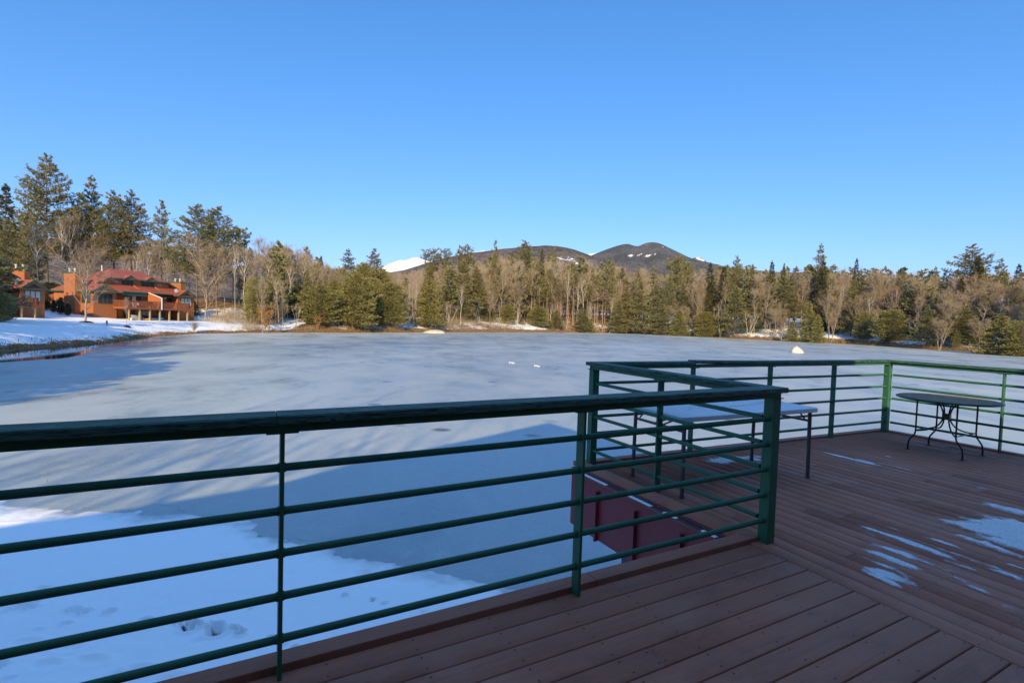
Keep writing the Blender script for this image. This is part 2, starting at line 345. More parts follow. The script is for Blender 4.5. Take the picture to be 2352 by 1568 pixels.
MT = dict(
    rail=mat_rail(), capx=mat_cap('x'), capy=mat_cap('y'), deckx=mat_deck('x', 'composite_board_lengthways'), decky=mat_deck('y', 'composite_board_crossways'),
    screw=paint('dark_screw', (0.03, 0.025, 0.022), 0.5), gap=paint('under_deck', (0.02, 0.017, 0.015), 0.9), redmetal=paint('dark_red_metal', (0.24, 0.032, 0.038), 0.5, 0.12, 2.0),
    flash=paint('metal_flashing', (0.17, 0.07, 0.075), 0.45), fascia=paint('fascia_board', (0.10, 0.055, 0.07), 0.5, 0.2, 4), snow=mat_snow(), ground=mat_ground(), ice=mat_ice(), water=mat_water(),
    siding=mat_siding('orange_siding', (0.385, 0.136, 0.050)), roof=mat_roof('red_shingle', (0.335, 0.088, 0.048)), green=paint('green_trim', (0.030, 0.105, 0.075), 0.5, 0.2),
    glass=mat_glass(), white=paint('white_paint', (0.74, 0.74, 0.72), 0.5, 0.08), flue=paint('metal_flue', (0.55, 0.55, 0.54), 0.35, 0.1), post=paint('raw_wood_post', (0.42, 0.33, 0.16), 0.7, 0.25, 6),
    deckwood=paint('red_brown_deck_wood', (0.26, 0.085, 0.040), 0.65, 0.25, 4), curtain=paint('pale_blind', (0.50, 0.50, 0.46), 0.8),
    pinebark=mat_bark('pine_bark', (0.09, 0.065, 0.05), (0.23, 0.18, 0.14)), greybark=mat_bark('grey_bark', (0.22, 0.18, 0.14), (0.45, 0.38, 0.305)),
    redbark=mat_bark('red_pine_bark', (0.26, 0.16, 0.115), (0.52, 0.36, 0.27)), birchbark=mat_bark('birch_bark', (0.52, 0.49, 0.44), (0.82, 0.79, 0.73), True),
    pine=mat_needles('pine_needles', (0.100, 0.092, 0.034), (0.285, 0.250, 0.100), (0.215, 0.220, 0.105)),
    bush=mat_needles('young_pine_needles', (0.140, 0.130, 0.040), (0.370, 0.325, 0.110), (0.270, 0.275, 0.115)),
    spruce=mat_needles('spruce_needles', (0.045, 0.046, 0.020), (0.120, 0.108, 0.050), (0.080, 0.088, 0.046)),
    twig=mat_twig('brown_twigs', (0.215, 0.160, 0.105), (0.37, 0.295, 0.205)), twigtan=mat_twig('tan_twigs', (0.25, 0.18, 0.115), (0.38, 0.29, 0.195)), twiggrey=mat_twig('grey_twigs', (0.26, 0.205, 0.165), (0.42, 0.35, 0.29)),
    dead=mat_twig('dead_branch_twigs', (0.20, 0.15, 0.12), (0.33, 0.25, 0.20)), leaf=mat_twig('dry_leaves', (0.30, 0.13, 0.045), (0.46, 0.26, 0.10)),
    mtn=mat_mountain('spruce_mountain', (0.040, 0.047, 0.038), (0.165, 0.140, 0.120)), hill=mat_mountain('bare_hill', (0.085, 0.075, 0.066), (0.225, 0.180, 0.160)), snowmtn=mat_mountain('snow_mountain', (0.12, 0.11, 0.12), (0.25, 0.22, 0.22), 0.92),
    rock=paint('pale_granite', (0.50, 0.45, 0.37), 0.85, 0.3, 1.5, bump=0.6), plastic=paint('white_plastic', (0.62, 0.64, 0.66), 0.38, 0.06), steel=paint('grey_steel', (0.10, 0.085, 0.095), 0.4, 0.1), iron=paint('black_iron', (0.022, 0.027, 0.030), 0.35, 0.2, 8),
    meshtop=paint('green_table_top', (0.34, 0.23, 0.14), 0.45, 0.3, 12), rust=paint('rusty_slats', (0.30, 0.20, 0.11), 0.6, 0.3, 12), yellow=paint('yellow_hull', (0.80, 0.42, 0.05), 0.35), blue=paint('blue_hull', (0.05, 0.42, 0.72), 0.35), navy=paint('navy_tarp', (0.03, 0.05, 0.10), 0.5),
    soil=paint('dark_mulch', (0.035, 0.025, 0.018), 0.95, 0.4, 3), grass=paint('dead_grass', (0.20, 0.14, 0.06), 0.9, 0.4, 3), ac=paint('grey_plastic', (0.45, 0.46, 0.47), 0.5))
# ---------------------------------------------------------------- setting: shore, ground, ice, mountains
SHORE = np.array([(-10.76, 10.49), (-9.41, 10.53), (-6.82, 10.14), (-4.36, 9.47), (-1.95, 8.49), (-0.42, 8.0), (0.6, 7.4), (2.5, 6.3), (5, 5.4), (9, 5.5), (13, 6.5), (20, 9), (45, 20), (70, 40), (95, 75), (113, 104),
    (115.2, 112.7), (118.6, 132), (118.6, 147.8), (120, 162), (118.7, 176.6), (107, 193), (95, 209), (87, 232), (74, 261), (50, 257), (25, 236), (0, 201), (-24.9, 162), (-42.7, 130.5), (-56, 111.8), (-60.5, 97), (-58.6, 82), (-50.5, 62.7), (-48.7, 52.1), (-46.6, 45.6),
    (-44, 38), (-37, 27), (-28, 18.5), (-18, 12.5)])
def shore_dist(x, y):
    """signed distance to the shoreline, positive on land"""
    x = np.asarray(x, float); y = np.asarray(y, float); d = np.full(x.shape, 1e9); ins = np.zeros(x.shape, bool)
    n = len(SHORE)
    for i in range(n):
        ax, ay = SHORE[i]; bx, by = SHORE[(i + 1) % n]; ex, ey = bx - ax, by - ay
        t = np.clip(((x - ax) * ex + (y - ay) * ey) / (ex * ex + ey * ey), 0, 1)
        d = np.minimum(d, np.hypot(x - ax - t * ex, y - ay - t * ey))
        if by != ay: ins ^= ((ay > y) != (by > y)) & (x < (bx - ax) * (y - ay) / (by - ay) + ax)
    return np.where(ins, -d, d)
def sstep(a, b, x): t = np.clip((x - a) / (b - a), 0, 1); return t * t * (3 - 2 * t)
def ground_h(x, y):
    x = np.asarray(x, float); y = np.asarray(y, float)
    d = shore_dist(x, y); wob = (fbm(x * 0.35, y * 0.35, 5, 3) - 0.5)
    near = 1 - sstep(16, 30, np.hypot(x, y))
    d2 = d + wob * 1.6 * (1 - near) + ((fbm(x * 1.1, y * 1.1, 8, 4) - .5) * .9 + (fbm(x * 6, y * 6, 18, 3) - .5) * .28) * near
    p = np.maximum(d2, 0)
    far = sstep(110, 140, y + np.maximum(x, 0) * 0.35)
    left = 2.0 * (1 - np.exp(-p / 4.5)) + 0.022 * p
    fr = 1.7 * (1 - np.exp(-p / 5)) + 0.155 * np.minimum(p, 45) + 0.03 * np.clip(p - 45, 0, 260)
    nr = 0.035 * (1 - np.exp(-p / 0.5)) + 0.040 * p
    h = left * (1 - far) + fr * far
    h = h * (1 - near) + nr * near
    h = h + np.where(p > 0, 1, 0) * 0.35 * sstep(0, 12, p) * (1 - near) * (fbm(x * 0.09, y * 0.09, 3, 3) - 0.5) * 2
    h = h + 2.0 * np.exp(-(((x + 87.5) / 6.0) ** 2 + ((y - 98.5) / 9.0) ** 2)) * sstep(0, 6, p)
    return ICE + np.where(d2 > 0, h, np.maximum(d2 * 0.35, -1.2))
def axis(lo, hi, step, ends, k=26, p=2.2):
    core = np.arange(lo, hi + 1e-6, step); t = np.linspace(0, 1, k + 1)[1:]
    return np.concatenate([(lo - (lo - ends[0]) * t ** p)[::-1], core, hi + (ends[1] - hi) * t ** p])
def build_ground():
    xs = axis(-150, 175, 1.6, (-9000, 9000)); ys = axis(-45, 330, 1.6, (-700, 13000))
    X, Y = np.meshgrid(xs, ys); Z = ground_h(X, Y); d = shore_dist(X, Y)
    far = sstep(110, 140, Y + np.maximum(X, 0) * 0.35); nearw = 1 - sstep(16, 30, np.hypot(X, Y))
    wob = fbm(X * 0.12, Y * 0.12, 9, 3)
    lit = 0.10 + far * (0.46 + 0.25 * (wob - .5)) + (1 - far) * 0.40 * sstep(22, 40, d)
    lit = lit - .30 * sstep(60, 90, X) * far * sstep(3, 7, d) - .45 * np.exp(-((X + 2) / 12) ** 2 - ((Y - 224) / 12) ** 2) - .35 * np.exp(-((X - 62) / 9) ** 2 - ((Y - 275) / 14) ** 2)
    lit = lit + .22 * far * sstep(22, 34, d)
    # brown margin where the bank meets the ice, wider on the far side
    lit = np.maximum(lit, (1 - sstep(0.9, 2.6 + 2.2 * far, d)) * (0.80 - .12 * (1 - far)))
    lit = np.maximum(lit, 0.72 * sstep(-58, -50, X) * (1 - sstep(-46, -36, X)) * sstep(104, 112, Y) * (1 - sstep(128, 140, Y)))
    lit = np.maximum(lit, 0.80 * (1 - sstep(0.0, 9.0, np.hypot(X - 36, Y - 252) * 0.5)) )
    lit = lit * (1 - nearw)
    n, m = X.shape; idx = np.arange(n * m).reshape(n, m)
    Fc = np.stack([idx[:-1, :-1], idx[:-1, 1:], idx[1:, 1:], idx[1:, :-1]], -1).reshape(-1, 4)
    # keep the sheet clear under the finely modelled snow at the near bank
    Zs = Z.copy(); inn = (X > -17) & (X < 5.5) & (Y > 1.5) & (Y < 13); Zs[inn] -= 0.25
    o = np_mesh('ground', np.stack([X, Y, Zs], -1).reshape(-1, 3), Fc, MT['ground'], attrs={'litter': ('POINT', lit.ravel())}, smooth=True)
    tag(o, 'snowy ground with brown leaf litter around the frozen lake', 'ground', kind='structure')
    # near bank: trodden snow with tracks
    xs = np.concatenate([np.arange(-18, -5.2, .045), np.arange(-5.2, -1.9, .011), np.arange(-1.9, 6.0, .04)]); ys = np.concatenate([np.arange(1.0, 5.5, .04), np.arange(5.5, 6.7, .011), np.arange(6.7, 13.0, .04)]); X, Y = np.meshgrid(xs, ys)
    Z = ground_h(X, Y) + 0.02 * (fbm(X * 1.1, Y * 1.1, 21, 4) - .5) + 0.008 * (fbm(X * 5, Y * 5, 22, 3) - .5)
    rnd = random.Random(4); tr = []
    z6 = lambda a, b: ((600 + a / 3.36) / 1.7415, (2300 + b / 3.36) / 1.7415)
    for a, b, r, dp in [(40, 598, .05, .03), (278, 660, .06, .035), (385, 628, .055, .07), (545, 600, .06, .09), (455, 660, .05, .05), (530, 695, .085, .075), (640, 655, .06, .08), (735, 672, .055, .10), (690, 690, .04, .06), (738, 630, .05, .04), (895, 662, .065, .09), (890, 735, .11, .085), (1135, 698, .055, .08), (1215, 748, .06, .08), (1630, 822, .05, .06), (1790, 870, .045, .07), (1945, 950, .05, .05), (620, 890, .07, .02), (1340, 420, .02, .05)]:
        P = at_z(*z6(a, b), ICE + 0.16); tr.append((P[0], P[1], r, dp, 1.0))
    z7 = lambda a, b: (a * .4508, 861 + .4508 * b)
    for a, b in [(155, 1188), (370, 1200), (560, 1207), (740, 1248), (180, 1150), (40, 1165), (430, 1210)]:
        P = at_z(*z7(a, b), ICE + 0.16); tr.append((P[0], P[1], .065, .06, 1.0))
    for a, b in [(140, 1380), (345, 1398), (710, 1505), (470, 1460), (240, 1490), (60, 1440), (-200, 1370), (600, 1540), (880, 1560)]:
        P = at_z(*z7(a, b), ICE + 0.16); tr.append((P[0], P[1], .15, .045, 0.55))
    for t0 in range(7):
        px, py, dx, dy = rnd.uniform(-9, -1), rnd.uniform(4.6, 8), rnd.uniform(-.32, .32), rnd.uniform(-.16, .16)
        for k in range(11):
            px += dx + rnd.uniform(-.05, .05); py += dy + rnd.uniform(-.05, .05)
            tr.append((px + (.06 if k % 2 else -.06), py, rnd.uniform(.035, .055), rnd.uniform(.03, .055), 1.0))
    for i in range(60):
        tr.append((rnd.uniform(-14, 0), rnd.uniform(3, 8.6), rnd.uniform(.05, .16), rnd.uniform(.006, .02), 1.0))
    soil = np.zeros_like(X)
    for x0, y0, r, dp, asp in tr:
        if dp > .045 and r < .12: dp *= 1.5; soil = np.maximum(soil, np.clip((dp - .02) * 20, 0, 1) * np.exp(-((((X - x0) / r) ** 2 + ((Y - y0 + r * .25) / (r * .75)) ** 2) * 1.7) ** 2))
        q = ((X - x0) / r) ** 2 + ((Y - y0) / (r * asp)) ** 2
        Z -= dp * np.exp(-q ** 2 * 1.2) - dp * 0.22 * np.exp(-(np.sqrt(q) - 1.45) ** 2 * 9)
    d = shore_dist(X, Y)
    rim = np.exp(-((Z - ICE) / .028) ** 2); soil = np.maximum(soil, rim * np.clip(.75 * fbm(X * 3, Y * 3, 44, 4), 0, .5))
    Z = np.where(d < -0.75, ICE - 0.2, Z)
    n, m = X.shape; idx = np.arange(n * m).reshape(n, m)
    Fc = np.stack([idx[:-1, :-1], idx[:-1, 1:], idx[1:, 1:], idx[1:, :-1]], -1).reshape(-1, 4)
    zf = Z.ravel()[Fc].max(1); Fc = Fc[zf > ICE - 0.05]
    tag(np_mesh('snow_bank', np.stack([X, Y, Z], -1).reshape(-1, 3), Fc, MT['snow'], attrs={'soil': ('POINT', soil.ravel())}, smooth=True), 'smooth shaded snow below the deck dented by animal tracks', 'snow', kind='structure')
    # ice sheet
    xs = np.arange(-70, 130, 2.0); ys = np.arange(2, 275, 2.0); X, Y = np.meshgrid(xs, ys); d = shore_dist(X, Y)
    wet = (1 - sstep(1, 9, -d + 5 * (fbm(X * .2, Y * .2, 31, 3) - .5))) * (1 - sstep(-44, -30, X)) * sstep(38, 46, Y) * (1 - sstep(80, 95, Y)) * 0.8
    ang = np.arctan2(X, Y); frost_reflect = np.clip(1.0 - sstep(-.55, -.05, ang) * .85 + .55 * sstep(.25, .7, ang) , 0, 1) * (1 - .35 * sstep(30, 60, Y)) + sstep(6, 45, -d) * 0 + .75 * (1 - sstep(8, 40, -d)) * sstep(60, 110, Y)  # position bands paint the reflected trees and sky into the frost tone
    frost_reflect = np.maximum(frost_reflect, .9 * (1 - sstep(16, 34, np.hypot(X, Y)))); frost_reflect = np.clip(frost_reflect + 1.1 * (fbm(X * .045, Y * .03, 61, 4) - .5), 0, 1)
    n, m = X.shape; idx = np.arange(n * m).reshape(n, m)
    Fc = np.stack([idx[:-1, :-1], idx[:-1, 1:], idx[1:, 1:], idx[1:, :-1]], -1).reshape(-1, 4)
    keep = d.ravel()[Fc].min(1) < 4; Fc = Fc[keep]
    tag(np_mesh('lake_ice', np.stack([X, Y, np.full_like(X, ICE)], -1).reshape(-1, 3), Fc, MT['ice'], attrs={'wet': ('POINT', wet.ravel()), 'frost_reflect': ('POINT', frost_reflect.ravel())}, smooth=True), 'grey blue lake ice with dark melt pits', 'ice', kind='structure')
    # open water along the left bank
    a = [(0, 832), (60, 828.5), (98, 825), (130, 824), (156, 821), (175, 817), (190, 813), (205, 806), (214, 800)]
    P = [at_z(u, v, ICE)[:2] for u, v in a]
    P = [(-36.5, 31.5)] + [tuple(p) for p in P] + [(-52.5, 68), (-56, 62), (-52, 50), (-49, 44), (-46, 37)]
    mb = MB(); mb.add([(x, y, ICE + 0.004) for x, y in P], [tuple(range(len(P)))])
    tag(mb.build('open_water', MT['water']), 'dark open water along the snowy left bank', 'water', kind='structure')
    # pressure cracks near the snow edge: low ridges in the ice
    mb = MB(); rr = random.Random(8)
    z7 = lambda a, b: (a * .4508, 861 + .4508 * b)
    for line in ([(230, 650), (330, 655), (400, 672), (470, 690), (540, 690), (600, 690)], [(650, 680), (720, 712), (800, 716), (860, 722)], [(940, 765), (1020, 780), (1100, 795), (1250, 812), (1380, 822), (1480, 830), (1600, 845)], [(1040, 785), (1150, 800), (1300, 822), (1420, 833)], [(210, 470), (235, 500), (225, 540), (300, 560)], [(470, 610), (540, 600), (620, 598)], [(760, 655), (860, 668), (980, 700)]):
        pts = []
        for i in range(len(line) - 1):
            for t in (0, .25, .5, .75):
                a_ = line[i][0] * (1 - t) + line[i + 1][0] * t; b_ = line[i][1] * (1 - t) + line[i + 1][1] * t
                p = at_z(*z7(a_, b_), ICE); pts.append((p[0] + rr.uniform(-.05, .05), p[1] + rr.uniform(-.06, .06), ICE - .004))
        mb.tube(pts, [rr.uniform(.004, .011) for _ in pts], 5)
    tag(mb.build('ice_crack', paint('grey_crack_ice', (0.26, 0.28, 0.29), 0.6), smooth=True), 'thin dark cracks in the ice beside the snow edge', 'ice', kind='structure')

def ridge_mesh(name, D, prof, W, mat, label, snow=None, nstep=12.0, base_z=0.0, seed=1, amp=1.0, rows=90, gull=(170.0, 60.0)):
    pu = np.array([p[0] for p in prof], float); pv = np.array([p[1] for p in prof], float)
    px = []; pz = []
    for u, v in prof:
        P = at_y(u, v, D); px.append(P[0]); pz.append(P[2])
    px = np.array(px); pz = np.array(pz); xs = np.arange(px[0], px[-1], nstep)
    rz = np.interp(xs, px, pz); k = max(1, int(20 / nstep)); ker = np.ones(2 * k + 1) / (2 * k + 1)
    rz = np.convolve(np.pad(rz, k, mode='edge'), ker, 'valid')
    t = np.linspace(-1, 1, rows); X, T = np.meshgrid(xs, t); H = (rz[None, :] - base_z)
    s = 1 - np.abs(T) ** 1.15
    Yc = D + T * W
    # spurs and gullies run down the slope
    g = fbm(X / gull[0] + 0.25 * fbm(X / 300, Yc / 300, seed + 3), Yc / (gull[0] * 2.4), seed, 5) - 0.5
    f = fbm(X / gull[1], Yc / gull[1], seed + 40, 4) - 0.5
    fade = np.clip(np.abs(T) * 5, 0, 1) ** 1.2
    Z = base_z + H * s + fade * (g * 0.38 + f * 0.10) * np.minimum(H, 500) * amp * np.sqrt(np.clip(s, 0, 1)) + 0.012 * H * f * (1 - fade)
    V = np.stack([X, Yc, Z], -1).reshape(-1, 3)
    U_, V_ = proj(V); at = np.zeros(len(V))
    if snow is not None: at = snow(U_, V_, V)
    n, m = X.shape; idx = np.arange(n * m).reshape(n, m)
    Fc = np.stack([idx[:-1, :-1], idx[:-1, 1:], idx[1:, 1:], idx[1:, :-1]], -1).reshape(-1, 4)
    o = np_mesh(name, V, Fc, mat, attrs={'snow': ('POINT', at)}, smooth=True)
    return tag(o, label, 'mountain', kind='structure')
def ell(U, V, items):
    a = np.zeros(len(U))
    for u, v, ru, rv, sl in items:
        dv = V - v - sl * (U - u); a = np.maximum(a, np.clip(1.15 - np.hypot((U - u) / ru, dv / rv) * 0.7, 0, 1))
    return a
def build_mountains():
    z3 = lambda x, y: (1148.4 + x * .25635, 505.3 + y * .25635)
    z2 = lambda x, y: (574.2 + x * .25635, 505.3 + y * .25635)
    pr = [z3(*p) for p in [(560, 420), (650, 385), (750, 345), (900, 282), (1000, 244), (1050, 227), (1100, 217), (1140, 213), (1170, 220), (1200, 231), (1235, 235), (1260, 226), (1290, 211), (1320, 201), (1350, 197), (1385, 198), (1420, 205), (1460, 220), (1500, 240), (1550, 264), (1600, 290), (1650, 314), (1700, 337), (1760, 356), (1860, 392), (1980, 424), (2100, 440), (2400, 462), (2700, 470)]]
    sn = lambda U, V, P: ell(U, V, [(*z3(1172, 318), 6.5, 2.6, -.1), (*z3(1240, 316), 5, 1.2, -.35), (*z3(1270, 303), 5, 0.9, -.4), (*z3(1330, 318), 9, 2.6, -.28), (*z3(1385, 306), 6, 1.0, -.1), (*z3(1462, 240), 2, 1, 0), (*z3(1458, 304), 2, .8, 0)])
    ridge_mesh('mountain', 5200, pr, 1700, MT['mtn'], 'dark twin peaked mountain with a few white slide scars', sn, 9.0, 20, 11, 0.9, 120, (420.0, 130.0))
    pr = [z3(*p) for p in [(1600, 400), (1680, 350), (1720, 338), (1780, 328), (1810, 340), (1850, 372), (1900, 405)]]
    sn = lambda U, V, P: ell(U, V, [(*z3(1775, 342), 7, 4, .3), (*z3(1815, 360), 6, 3, .6)])
    ridge_mesh('mountain', 6800, pr, 900, MT['mtn'], 'small rocky knob behind the right shoulder of the twin peaked mountain', sn, 12.0, 20, 13, 0.5, 60, (420.0, 130.0))
    pr = [z2(*p) for p in [(900, 520), (1050, 470), (1170, 432), (1210, 410), (1250, 390), (1300, 372), (1355, 356), (1385, 362), (1420, 350), (1470, 332), (1510, 332), (1560, 350), (1700, 360), (1900, 300), (2030, 282), (2100, 272), (2180, 290), (2500, 330), (2900, 320), (3100, 296), (3200, 301), (3300, 330), (3500, 400)]]
    sn = lambda U, V, P: np.clip((P[:, 2] - 420) / 260, 0, 1) * 0.75 + 0.2
    ridge_mesh('snowy_mountain', 9500, pr, 2600, MT['snowmtn'], 'distant snow covered summit ridge beyond the brown hill', sn, 16.0, 20, 17, 0.7, 90, (600.0, 200.0))
    pr = [z2(*p) for p in [(1200, 480), (1400, 445), (1540, 400), (1620, 375), (1700, 352), (1800, 330), (1870, 314), (1950, 296), (2050, 287), (2150, 274), (2250, 258), (2342, 254), (2450, 238), (2600, 230), (2700, 228), (2790, 234), (2870, 252), (2960, 284), (3050, 318), (3110, 348), (3200, 388), (3300, 420), (3450, 455), (3650, 480)]]
    sn = lambda U, V, P: ell(U, V, [(*z3(430, 325), 7, 5, .2), (*z3(545, 345), 14, 6, .12), (*z3(640, 355), 16, 8, .1), (*z3(700, 390), 9, 5, .3), (*z3(470, 360), 6, 3, 0)]) * 0.52
    ridge_mesh('hill', 1700, pr, 620, MT['hill'], 'bare brown hill with snowy ledges on its right flank', sn, 4.0, 8, 23, 0.7, 110, (150.0, 34.0))
    pr = [(-420, 560), (-200, 520), (-60, 528), (60, 536), (130, 548), (230, 566), (330, 580), (400, 596), (480, 618), (640, 650), (800, 690)]
    ridge_mesh('hill', 1500, pr, 500, MT['hill'], 'low purple brown hill seen between the tall pine trunks', None, 5.0, 5, 29, 0.6, 60, (150.0, 40.0))
    pr = [(1700, 660), (1760, 640), (1850, 621), (1910, 624), (1980, 642), (2080, 652), (2200, 656), (2700, 656), (3000, 670)]
    ridge_mesh('hill', 1500, pr, 500, MT['hill'], 'low brown ridge just above the treeline at the far right', None, 6.0, 5, 31, 0.5, 50, (150.0, 40.0))
build_ground(); build_mountains()
# ---------------------------------------------------------------- deck, in its own frame turned by TH
YA, XC, YE, XJ, YK = 2.2965, 3.381, 4.400, 8.914, 2.778
A1 = -0.0463
def yfar(x): return YE + (x - XC) * math.tan(A1)
HP = 1.061
BARS = (0.165, 0.351, 0.538, 0.720, 0.906)
def deckpt(a, b, z=0.0):
    c, s = math.cos(TH), math.sin(TH); return np.array([a * c - b * s, a * s + b * c, z])
def todeck(P):
    c, s = math.cos(TH), math.sin(TH); return np.array([P[0] * c + P[1] * s, -P[0] * s + P[1] * c, P[2]])

def board(V, Fc, rn, poly_x0, poly_x1, y0, y1, along, rnd, ztop=0.0, th=0.026, ends=None):
    """one plank with eased edges; x is its long direction"""
    e = 0.004; n0 = len(V)
    prof = [(y0, ztop - th), (y0, ztop - e), (y0 + e, ztop), (y1 - e, ztop), (y1, ztop - e), (y1, ztop - th)]
    for i, x in enumerate((poly_x0, poly_x1)):
        for (y, z) in prof:
            xx = x
            if ends is not None: xx = ends[i](y)
            V.append((xx, y, z) if along == 'x' else (y, xx, z))
    m = len(prof)
    for j in range(m - 1):
        q = (n0 + j, n0 + j + 1, n0 + m + j + 1, n0 + m + j); Fc.append(q if along != 'x' else q[::-1]); rn.append(rnd)
    Fc.append(tuple(n0 + k for k in (0, 1, 4, 5))); rn.append(rnd); Fc.append(tuple(n0 + k for k in (1, 2, 3, 4))); rn.append(rnd)
    Fc.append(tuple(n0 + m + k for k in (5, 4, 1, 0))); rn.append(rnd); Fc.append(tuple(n0 + m + k for k in (4, 3, 2, 1))); rn.append(rnd)
def screws(pts, parent, name='screw'):
    V = []; Fc = []
    for x, y in pts:
        n = len(V)
        for k in range(8): V.append((x + .0055 * math.cos(k * math.pi / 4), y + .0055 * math.sin(k * math.pi / 4), 0.0008))
        Fc += [(n, n + 1, n + 2, n + 3), (n, n + 3, n + 4, n + 7), (n + 4, n + 5, n + 6, n + 7)]
    o = np_mesh(name, np.array(V), np.array(Fc), MT['screw'], parent=parent); o['kind'] = 'stuff'; return o

def build_deck():
    rr = random.Random(11)
    t = thing('wooden_deck', 'brown composite board deck laid in two directions with wet snow patches on it', 'deck', (0, 0, 0), TH)
    pitch = 0.1405; gap = 0.0075
    # boards running along the near railing
    V, Fc, rn, sc_ = [], [], [], []
    y1 = 2.321; k = 0
    while y1 > -1.95:
        y0 = y1 - pitch
        xs = [-8.5, 3.245 + 0.003 * k * .5]
        cut = {4: 1.72, 7: .4, 1: -2.6, 10: 1.1, 13: -.8, 5: -1.9, 8: -3}.get(k, rr.uniform(-6, -3))
        segs = [(-8.5, cut), (cut, 3.243)]
        for a, b in segs:
            board(V, Fc, rn, a + .0015, b - .0015, y0 + gap / 2, y1 - gap / 2, 'x', rr.random())
            for xe in (a + .02, b - .02):
                for yy in (y0 + .03, y1 - .03): sc_.append((xe, yy))
        for jx in np.arange(-8.2, 3.1, 0.406):
            for yy in (y0 + .03, y1 - .03): sc_.append((jx + rr.uniform(-.008, .008), yy + rr.uniform(-.004, .004)))
        y1 = y0; k += 1
    np_mesh('deck_boards', np.array(V), np.array([f for f in Fc]), MT['deckx'], attrs={'rnd': ('FACE', np.array(rn))}, parent=t)
    # boards running away from the house on the far part
    V, Fc, rn = [], [], []
    x0 = 3.250; k = 0
    while x0 < 8.93:
        x1 = min(x0 + pitch, 8.985)
        ytop = yfar((x0 + x1) / 2) + 0.02
        cuts = sorted({3: [1.9], 9: [2.35], 6: [.4], 14: [2.9, -.2], 21: [1.2], 12: [1.05]}.get(k, [rr.uniform(-1.5, 3.6)]))
        segs = [-1.95] + cuts + [ytop]
        for a, b in zip(segs[:-1], segs[1:]):
            board(V, Fc, rn, a + .0015, b - .0015, x0 + gap / 2, x1 - gap / 2, 'y', rr.random())
            for ye in (a + .02, b - .02):
                for xx in (x0 + .03, x1 - .03): sc_.append((xx, ye))
        for jy in np.arange(-1.8, ytop - .1, 0.406):
            for xx in (x0 + .03, x1 - .03): sc_.append((xx + rr.uniform(-.004, .004), jy + rr.uniform(-.008, .008)))
        x0 = x1; k += 1
    np_mesh('deck_boards', np.array(V), np.array(Fc), MT['decky'], attrs={'rnd': ('FACE', np.array(rn))}, parent=t)
    screws(sc_, t)
    mb = MB(); mb.box(-8.5, 3.24, -1.95, 2.30, -0.09, -0.030); mb.box(3.26, 8.95, -1.95, 4.0, -0.09, -0.030); mb.box(3.3, 8.9, 4.0, 4.12, -0.09, -0.030); mb.build('joist_deck', MT['gap'], t)
    # raised edge strips
    def strip(pts_in, pts_out, nm='edge_strip', z1=0.030):
        mb = MB(); a, b = pts_in; c, d = pts_out
        V = [(a[0], a[1], -.024), (b[0], b[1], -.024), (d[0], d[1], -.024), (c[0], c[1], -.024), (a[0], a[1], z1), (b[0], b[1], z1), (d[0], d[1], z1), (c[0], c[1], z1)]
        mb.add(V, [(0, 3, 2, 1), (4, 5, 6, 7), (0, 1, 5, 4), (1, 2, 6, 5), (2, 3, 7, 6), (3, 0, 4, 7)])
        o = mb.build(nm, MT['deckx'] if abs(b[0] - a[0]) > abs(b[1] - a[1]) else MT['decky'], t, bevel=.004)
        return o
    strip(((-8.5, 2.327), (1.86, 2.327)), ((-8.5, 2.432), (1.86, 2.432))); strip(((1.864, 2.327), (3.345, 2.327)), ((1.864, 2.432), (3.245, 2.432)))
    strip(((3.347, 2.329), (3.347, yfar(3.34) + .04)), ((3.245, 2.434), (3.245, yfar(3.24) + .14)))
    strip(((3.349, yfar(3.34) + .042), (8.95, yfar(8.95) + .042)), ((3.25, yfar(3.25) + .142), (9.05, yfar(9.05) + .142)), z1=.022)
    strip(((8.952, yfar(8.95) + .040), (8.952, -1.9)), ((9.055, yfar(9.05) + .140), (9.055, -1.9)), z1=.022)
    # skirts below the edges
    mb = MB(); mb.box(-8.5, 3.238, 2.440, 2.462, -0.42, -0.006); mb.build('fascia_board', MT['fascia'], t)
    mb = MB(); mb.box(-8.5, 3.12, 2.464, 2.478, -0.60, -0.16); mb.build('fascia_board', MT['fascia'], t)
    s = MB(); yl = yfar(3.2) + .075
    s.box(3.205, 3.238, 2.48, yl, -0.655, -0.075)
    for yy in (2.909, 3.463, 4.027): s.box(3.165, 3.204, yy - .011, yy + .011, -0.665, -0.155)
    s.build('metal_skirt', MT['redmetal'], t)
    mb = MB(); mb.box(3.185, 3.242, 2.48, yl, -.070, -.056); mb.build('flashing', MT['flash'], t)
    mb = MB(); mb.box(3.2385, 3.264, 2.45, yl, -.0545, -.0245); mb.build('fascia_board', MT['fascia'], t)
    s = MB(); a = (3.21, yl); b = (9.08, yfar(9.08) + .075)
    s.add([(a[0], a[1], -.655), (b[0], b[1], -.655), (b[0], b[1] + .03, -.655), (a[0], a[1] + .03, -.655), (a[0], a[1], -.03), (b[0], b[1], -.03), (b[0], b[1] + .03, -.03), (a[0], a[1] + .03, -.03)], [(0, 3, 2, 1), (4, 5, 6, 7), (0, 1, 5, 4), (1, 2, 6, 5), (2, 3, 7, 6), (3, 0, 4, 7)])
    s.box(9.062, 9.09, -1.9, yfar(9.08) + .07, -.655, -.03); s.build('metal_skirt', MT['redmetal'], t)
    # posts that carry the deck
    for x, y in [(-6, 1.9), (-2.5, 1.9), (1.0, 1.9), (3.6, 3.9), (6.2, 3.8), (8.6, 3.7), (8.6, .6)]:
        mb = MB(); mb.box(x - .09, x + .09, y - .09, y + .09, -3.2, -.1); mb.build('support_post', MT['fascia'], t)
